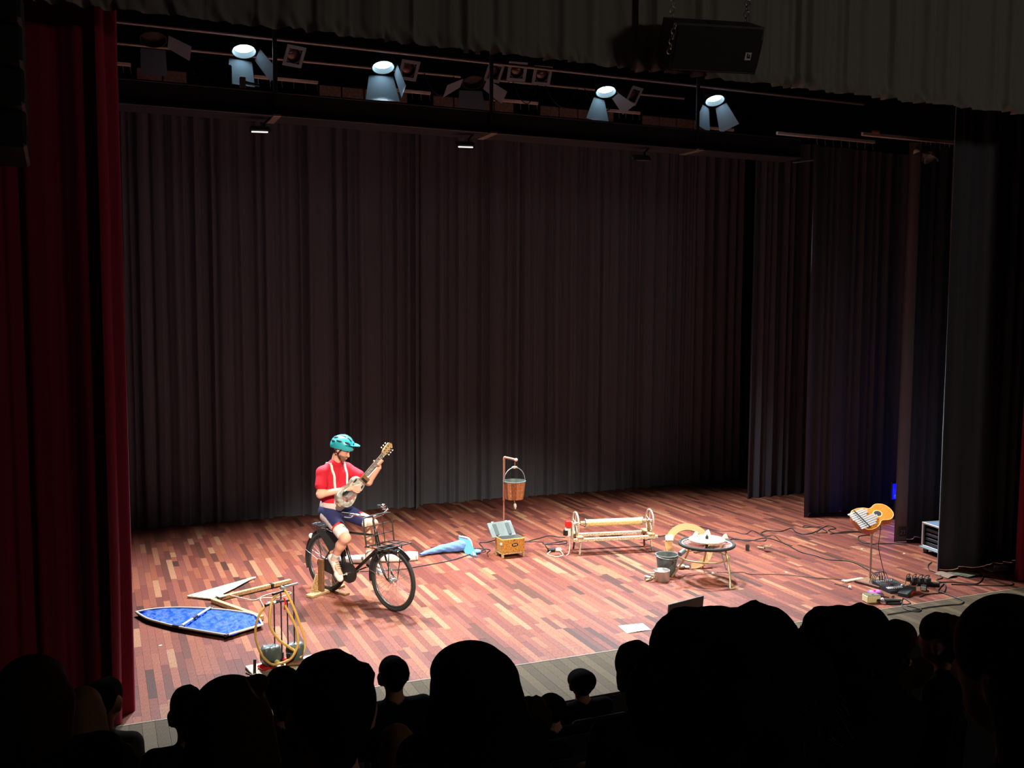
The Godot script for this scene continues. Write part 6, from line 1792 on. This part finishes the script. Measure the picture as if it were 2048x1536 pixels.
func cables() -> void:
	var runs := [
		["black cable looping across the floor right of the wheel table", [8.58, -11.69, 8.75, -11.56, 8.93, -11.42, 9.11, -11.61, 9.2, -11.84, 9.41, -11.93, 9.56, -11.83, 9.84, -11.93, 9.74, -11.69, 9.78, -11.54, 10.0, -11.59, 10.34, -11.8, 10.23, -11.88, 10.05, -11.9, 10.16, -11.98, 10.27, -11.79, 10.18, -11.51, 10.01, -11.55, 10.32, -11.77, 10.5, -11.85, 10.49, -11.67, 10.29, -11.61, 10.27, -11.41, 10.59, -11.35, 10.77, -11.24]],
		["long black cable from the wheel table to the instrument stand", [7.5, -10.35, 8.1, -11.3, 8.6, -11.71, 8.71, -11.51, 9.04, -11.57, 9.12, -11.47, 9.1, -11.1, 9.01, -10.72, 9.06, -10.47, 9.09, -10.24, 9.3, -10.04, 9.24, -9.7, 9.2, -9.56, 9.12, -9.36, 9.02, -9.12]],
		["thin black cable from the wheel table's leg to the pale stick", [7.3, -10.28, 7.45, -10.2, 7.62, -10.15, 7.66, -10.04, 8.02, -9.87, 8.32, -9.58, 8.59, -9.4]],
		["black cable from the power strip to the right edge of the stage", [9.5, -8.8, 9.67, -8.83, 9.83, -8.76, 10.01, -8.62, 10.35, -8.82, 10.5, -9.06]],
		["black cable curling before the right red curtain", [9.7, -8.72, 10.02, -8.55, 10.25, -8.43, 10.45, -8.45, 10.67, -8.76, 10.8, -8.82]],
		["long cable looping over the grey apron boards to the power strip", [8.92, -8.47, 9.07, -8.52, 9.24, -8.5, 9.35, -8.51, 9.56, -8.68, 9.63, -8.77, 9.4, -8.63, 9.31, -8.56, 9.31, -8.49, 9.3, -8.28, 9.28, -8.16, 9.14, -8.08, 8.98, -8.11, 8.69, -8.13, 8.43, -8.11, 8.07, -8.11]],
		["tangled cable trailing from the microphone", [8.54, -8.38, 8.69, -8.5, 8.67, -8.4, 8.62, -8.32, 8.52, -8.33, 8.62, -8.46, 8.43, -8.24, 8.41, -8.12, 8.47, -8.06, 8.57, -8.12, 8.52, -8.27]],
		["short cable from the rack case towards the newspaper", [10.3, -9.6, 10.13, -9.5, 9.97, -9.33, 9.95, -9.2, 9.84, -8.99, 9.69, -8.94, 9.66, -8.87, 9.71, -8.81]],
		["black cable running from the cable loops behind the instrument stand to the rack case", [10.15, -11.41, 10.49, -11.44, 10.72, -11.34, 10.7, -11.15, 10.44, -11.12, 10.23, -10.85, 10.28, -10.7, 10.55, -10.6, 10.72, -10.45]],
		["black cable from the bicycle to the yellow box", [2.85, -12.09, 3.16, -12.01, 3.54, -11.94, 3.75, -11.98, 4.29, -12.11, 4.65, -12.31, 4.93, -12.48]],
		["tangle of black cable left of the yellow box", [5.35, -13.0, 5.15, -12.88, 5.01, -12.87, 4.97, -12.68, 4.9, -12.37, 4.72, -12.51, 4.85, -12.59, 5.0, -12.45, 4.9, -12.3, 4.85, -12.13]],
		["black cable from the yellow box to the roller bench's left wheel", [5.5, -12.62, 5.9, -12.79, 6.13, -12.89, 6.22, -12.78, 6.31, -12.7]],
		["black cable looping to the plug coupling", [5.5, -12.75, 5.86, -12.59, 5.85, -12.46, 6.06, -12.37, 6.18, -12.4, 6.22, -12.52, 6.0, -12.47, 5.87, -12.45, 5.8, -12.27, 5.79, -12.12]],
		["black cable from the roller bench to the fibreboard ring", [7.3, -12.1, 7.64, -12.24, 7.94, -12.27]],
		["thin zigzag cable behind the wheel table", [8.17, -12.77, 8.58, -12.57, 8.67, -12.22, 8.88, -12.1, 8.93, -11.88, 9.18, -12.02, 9.12, -11.67, 9.28, -11.64, 9.14, -11.27, 9.13, -11.03]]]
	for i in runs.size():
		var p := []
		var q: Array = runs[i][1]
		for k in range(0, q.size(), 2): p.append(Vector3(q[k], 0.007 + 0.001 * (k / 2 % 3), q[k + 1]))
		tag(part("cable", tb(smooth(p, 6), 0.0065 if i != 2 and i != 14 else 0.0045, 6), M.cable), runs[i][0], "cable", "cables on the stage floor")
	tag(part("cable", tb(smooth([Vector3(9.13, 0.84, -9.36), Vector3(9.16, 0.6, -9.38), Vector3(9.11, 0.4, -9.35), Vector3(9.12, 0.2, -9.3), Vector3(9.1, 0.008, -9.2)], 6), 0.005, 6), M.cable), "cable hanging from the orange guitar body to the floor", "cable", "cables on the stage floor")
	tag(part("pale_cord", tb(smooth([Vector3(5.88, 0.02, -12.01), Vector3(5.83, 0.007, -11.8), Vector3(5.7, 0.007, -11.76), Vector3(5.65, 0.007, -11.91), Vector3(5.71, 0.007, -12.0), Vector3(5.77, 0.02, -12.04)], 6), 0.006, 6), M.pale_cord), "loop of pale cord at the plug coupling", "cable")

# ---------------------------------------------------------------- the audience
func seated_net() -> Dictionary:      # facing -z, feet on y = 0, hip joint over the origin; bones 0-4 trunk, 5-8 arms, 9-14 legs, then skin
	var b := [[Vector3(-0.08, 0.52, 0), Vector3(0.08, 0.52, 0), 0.12, 0.12], [Vector3(0, 0.56, 0.02), Vector3(0, 0.8, 0.04), 0.125, 0.13], [Vector3(-0.07, 0.72, 0.04), Vector3(-0.09, 0.9, 0.04), 0.11, 0.1], [Vector3(0.07, 0.72, 0.04), Vector3(0.09, 0.9, 0.04), 0.11, 0.1], [Vector3(-0.18, 0.965, 0.04), Vector3(0.18, 0.965, 0.04), 0.062, 0.062],
		[Vector3(-0.19, 0.955, 0.04), Vector3(-0.21, 0.7, -0.02), 0.058, 0.048], [Vector3(-0.21, 0.7, -0.02), Vector3(-0.1, 0.66, -0.24), 0.046, 0.032], [Vector3(0.19, 0.955, 0.04), Vector3(0.21, 0.7, -0.02), 0.058, 0.048], [Vector3(0.21, 0.7, -0.02), Vector3(0.1, 0.66, -0.24), 0.046, 0.032]]
	for s in [-1.0, 1.0]:
		b.append([Vector3(0.09 * s, 0.53, -0.02), Vector3(0.12 * s, 0.53, -0.46), 0.095, 0.065])
		b.append([Vector3(0.12 * s, 0.53, -0.46), Vector3(0.12 * s, 0.09, -0.42), 0.06, 0.042])
		b.append([Vector3(0.12 * s, 0.05, -0.4), Vector3(0.13 * s, 0.04, -0.58), 0.045, 0.038])
	b.append([Vector3(0, 0.99, 0.03), Vector3(0, 1.09, 0.01), 0.056, 0.054])
	b.append([Vector3(0, 1.175, 0.015), Vector3(0, 1.165, -0.015), 0.092, 0.085])
	b.append([Vector3(0, 1.12, -0.045), Vector3(0, 1.085, -0.055), 0.06, 0.045])
	b.append([Vector3(0, 1.15, -0.1), Vector3(0, 1.125, -0.118), 0.012, 0.015])
	for s in [-1.0, 1.0]: b.append([Vector3(0.09 * s, 1.16, 0.0), Vector3(0.088 * s, 1.12, 0.0), 0.018, 0.013])
	for s in [-1.0, 1.0]:
		b.append([Vector3(0.1 * s, 0.66, -0.24), Vector3(0.06 * s, 0.645, -0.31), 0.028, 0.026])
		for k in 4:
			var p := Vector3(0.06 * s, 0.64, -0.31) + Vector3((-0.033 + 0.022 * k), 0, 0)
			b.append([p, p + Vector3(-0.012 * s, -0.004, -0.045), 0.0115, 0.0105])
			b.append([p + Vector3(-0.012 * s, -0.004, -0.045), p + Vector3(-0.016 * s, -0.022, -0.075), 0.0105, 0.009])
		b.append([Vector3(0.06 * s, 0.65, -0.27), Vector3(0.02 * s, 0.65, -0.32), 0.014, 0.011])
	return nets(b, 0.0115, 0.03)

func hair_net(kind: String, sd: int) -> Dictionary:
	var b := []
	var r := RandomNumberGenerator.new()
	r.seed = sd
	var top := Vector3(0, 1.185, 0.015)
	match kind:
		"short":
			b = [[Vector3(0, 1.195, 0.03), Vector3(0, 1.2, -0.02), 0.094, 0.09], [Vector3(0, 1.14, 0.06), Vector3(0, 1.1, 0.06), 0.065, 0.045]]
			for k in 26:
				var d := Vector3(r.randf_range(-1, 1), r.randf_range(0.1, 1), r.randf_range(-0.7, 1)).normalized()
				b.append([top + d * 0.08, top + d * 0.098 + Vector3(r.randf_range(-0.02, 0.02), 0, r.randf_range(-0.02, 0.02)), 0.02, 0.01])
		"crop":
			b = [[Vector3(0, 1.185, 0.025), Vector3(0, 1.185, -0.02), 0.092, 0.088], [Vector3(0, 1.14, 0.05), Vector3(0, 1.12, 0.05), 0.06, 0.045]]
		"long":
			b = [[Vector3(0, 1.19, 0.03), Vector3(0, 1.195, -0.02), 0.102, 0.096], [Vector3(0, 1.12, 0.06), Vector3(0, 0.8, 0.12), 0.092, 0.1]]
			for s in [-1.0, 1.0]:
				b.append([Vector3(0.05 * s, 1.17, 0.03), Vector3(0.09 * s, 1.0, 0.07), 0.06, 0.05])
				b.append([Vector3(0.09 * s, 1.0, 0.07), Vector3(0.11 * s, 0.76, 0.13), 0.05, 0.04])
			for k in 14:
				var x := r.randf_range(-0.14, 0.14)
				b.append([Vector3(x, 0.95, 0.13), Vector3(x * 1.1, r.randf_range(0.68, 0.78), 0.15), 0.024, 0.012])
		"bun":
			b = [[Vector3(0, 1.19, 0.03), Vector3(0, 1.195, -0.02), 0.1, 0.095], [Vector3(0, 1.12, 0.06), Vector3(0.02, 0.82, 0.12), 0.09, 0.085], [Vector3(0.05, 1.275, 0.05), Vector3(0.07, 1.285, 0.05), 0.034, 0.03]]
			for s in [-1.0, 1.0]: b.append([Vector3(0.05 * s, 1.16, 0.04), Vector3(0.12 * s, 0.8, 0.12), 0.06, 0.04])
		"bob":
			b = [[Vector3(0, 1.19, 0.03), Vector3(0, 1.195, -0.02), 0.102, 0.096], [Vector3(-0.05, 1.15, 0.04), Vector3(-0.06, 1.04, 0.05), 0.07, 0.05], [Vector3(0.05, 1.15, 0.04), Vector3(0.06, 1.04, 0.05), 0.07, 0.05], [Vector3(0, 1.12, 0.07), Vector3(0, 1.03, 0.07), 0.06, 0.05]]
		"curly":
			b = [[Vector3(0, 1.2, 0.04), Vector3(0, 1.2, -0.01), 0.11, 0.1], [Vector3(0, 1.12, 0.07), Vector3(0, 1.06, 0.07), 0.08, 0.07]]
			for k in 90:
				var d := Vector3(r.randf_range(-1, 1), r.randf_range(-0.5, 1), r.randf_range(-0.5, 1)).normalized()
				var p := top + d * r.randf_range(0.095, 0.122)
				b.append([p, p + Vector3(r.randf_range(-0.02, 0.02), r.randf_range(-0.02, 0.02), r.randf_range(-0.02, 0.02)), r.randf_range(0.014, 0.024), 0.012])
	return nets(b, 0.0085, 0.02)

func strands(cnt: int, sd: int, reach: float, bias: float) -> MB:
	var r := RandomNumberGenerator.new()
	r.seed = sd
	var m := MB.new()
	for k in cnt:
		var d := Vector3(r.randf_range(-0.7, 0.7) + bias, r.randf_range(-0.1, 1), r.randf_range(-0.4, 0.9)).normalized()
		var a := Vector3(0, 1.18, 0.02) + d * 0.11
		var p := []
		var w := Vector3(r.randf_range(-1, 1), r.randf_range(-1, 1), r.randf_range(-1, 1)) * 0.009
		for i in 9: p.append(a + d * reach * i / 8.0 * r.randf_range(0.9, 1.1) + w.rotated(d, i * 0.9) * (i / 8.0 + 0.2) - Vector3(0, 0.00045 * i * i, 0))
		m.tube(p, 0.0006, 4, false, false)
	return m

func make_seat() -> Node3D:
	var t := thing("theatre_seat", "dark upholstered theatre seat in the shadow under the audience", "seat", Vector3.ZERO, Basis(), "theatre seats in the dark")
	var up := mat(Color(0.05, 0.045, 0.06), 0.95)
	part("seat_pan", bx(Vector3(0, 0.36, -0.05), Vector3(0.42, 0.08, 0.46), Basis(), 0.03), up, t)
	part("backrest", bx(Vector3(0, 0.61, 0.225), Vector3(0.44, 0.52, 0.07), Basis(Vector3.RIGHT, 0.1), 0.03), up, t)
	for s in [-1.0, 1.0]: part("armrest", bx(Vector3(0.23 * s, 0.5, 0.0), Vector3(0.03, 0.04, 0.4), Basis(), 0.012), M.dark_wood, t)
	part("pedestal", bx(Vector3(0, 0.16, 0.0), Vector3(0.4, 0.32, 0.1), Basis(), 0.01), M.black, t)
	return t

func audience() -> void:
	var sn := seated_net()
	var looks := {"black": [Color(0.045, 0.045, 0.05), Color(0.09, 0.09, 0.12)], "navy": [Color(0.08, 0.09, 0.13), Color(0.09, 0.09, 0.12)], "grey": [Color(0.4, 0.4, 0.39), Color(0.12, 0.13, 0.18)], "brown": [Color(0.12, 0.09, 0.08), Color(0.1, 0.1, 0.12)]}
	var body := {}
	for k in looks:
		var c: Array = looks[k]
		body[k] = net_mesh(sn, func(_p, w): return c[0] if w < 9 else (c[1] if w < 15 else Color(0.72, 0.52, 0.43)))
	var hair := {}
	var tones := {"dark": Color(0.06, 0.045, 0.038), "brown": Color(0.19, 0.12, 0.08), "fair": Color(0.48, 0.35, 0.22), "grey": Color(0.45, 0.42, 0.4)}
	var seat := make_seat()
	var first := true
	# [x, z, top of the head, turn, clothes, hair, tone, width factor, label]
	var P := AUDIENCE
	var hn := {}
	for a in P:
		var key: String = a[5]
		if key != "" and not hn.has(key): hn[key] = hair_net(key, key.length() * 7 + 3)
		var hk: String = key + a[6]
		if key != "" and not hair.has(hk):
			var c: Color = tones[a[6]]
			hair[hk] = net_mesh(hn[key], func(_p, _w): return c)
		var row := int(round((-1.1 - a[1]) / 0.98)) + 1
		var fy := 2.15 - 0.4 * row
		var sc: float = (a[2] - fy) / (1.272 if key == "" or key == "crop" else (1.32 if key == "curly" else (1.315 if key == "bun" else 1.295)))
		var t := thing("person", a[8], "person", Vector3(a[0], fy, a[1]), yaw(a[3]) * Basis.from_scale(Vector3(sc * minf(a[7], 1.08), sc, sc)), "seated audience")
		var bd := part("body", body[a[4]], M.audience, t)
		if key != "":
			var hw: float = maxf(a[7] / 1.08, 1.0)
			var h := part("hair", hair[hk], M.hair, t, Transform3D(Basis.from_scale(Vector3(hw, 1, lerpf(1.0, hw, 0.6))), Vector3.ZERO))
			if key == "curly":
				part("loose_strands", strands(90, int(a[0] * 100), 0.035, 0.3), mat(tones[a[6]], 0.6), h).set_meta("kind", "stuff")
			if key == "bun":
				var cl := MB.new()
				cl.ring(Vector3(0.055, 1.272, 0.05), Vector3(1, 0.5, 0), 0.034, 0.006, 16, 6)
				part("hair_tie", cl, mat(Color(0.3, 0.2, 0.17), 0.5), h)
		var s: Node3D = seat if first else copy(seat, "theatre_seat")
		first = false
		s.position = Vector3(a[0], fy, a[1] + 0.03)
		s.set_meta("label", "dark theatre seat under the person with " + a[9])

const AUDIENCE := [
	[-0.270, -4.040, 2.098, 0, "black", "bob", "brown", 1.10, "person with rounded brown hair at the far left, before the red curtain", "rounded brown hair"],
	[-0.113, -5.020, 1.582, 0, "black", "long", "fair", 0.85, "person with fair straight hair at the foot of the red curtain", "fair straight hair"],
	[-0.019, -6.000, 1.253, -30, "grey", "crop", "dark", 0.85, "person in a grey shirt with cropped dark hair by the red curtain", "the grey shirt"],
	[0.366, -5.020, 1.515, 0, "black", "short", "dark", 0.85, "person with short dark hair below the blue boat", "short dark hair below the boat"],
	[0.351, -3.060, 2.301, -4, "brown", "bun", "brown", 1.15, "person with long brown hair and a small bun, below the pump instrument", "the small bun"],
	[0.849, -5.020, 1.544, 0, "black", "short", "dark", 0.95, "person with short dark hair between the bun and the broad short-haired head", "short dark hair beside the bun"],
	[0.457, -2.080, 2.678, 0, "black", "short", "dark", 0.95, "broad person with short dark hair below the bicycle's wheels", "broad shoulders"],
	[1.731, -6.000, 1.138, 0, "navy", "crop", "dark", 0.95, "person with cropped dark hair and protruding ears before the grey apron", "protruding ears"],
	[1.183, -4.040, 1.580, 0, "black", "bob", "fair", 0.95, "person with fair hair low down below the protruding ears", "fair hair low down"],
	[1.162, -3.060, 2.280, 0, "black", "long", "dark", 1.40, "person with long dark hair at centre, top of head round", "long dark hair"],
	[1.825, -4.040, 1.614, 0, "black", "curly", "brown", 1.00, "person with short curly hair right of the long dark hair", "short curly hair"],
	[2.417, -5.020, 1.151, 0, "black", "crop", "dark", 1.10, "person with cropped hair right of the small curly head, low down", "cropped hair low down"],
	[3.121, -6.000, 0.847, 0, "black", "crop", "dark", 1.25, "person with a smooth dark head against the grey apron boards", "the smooth dark head"],
	[1.832, -3.060, 2.195, 0, "black", "short", "brown", 0.90, "person with wavy brown hair left of the big curly head", "wavy brown hair"],
	[0.798, -1.100, 3.038, 0, "black", "curly", "dark", 1.10, "person with a big curly dark head, nearest the camera", "the big curly head"],
	[1.912, -2.080, 2.618, 0, "black", "curly", "dark", 1.30, "person with curly dark hair and wisps, right of the biggest head", "wispy curls"],
	[4.114, -4.040, 1.688, 0, "brown", "crop", "brown", 0.90, "person with close brown hair just right of the wispy curls", "close brown hair"],
	[3.368, -3.060, 2.118, 25, "black", "short", "brown", 1.00, "person with brown hair turning to the left, ear showing", "the visible ear"],
	[4.833, -4.040, 1.689, 0, "black", "bun", "dark", 1.00, "person with dark pinned-up hair at the upper right of the audience", "pinned-up hair"],
	[1.389, -1.100, 2.978, 10, "black", "bob", "brown", 0.90, "person at the right edge with brown hair and a lit cheek", "the lit cheek"]]
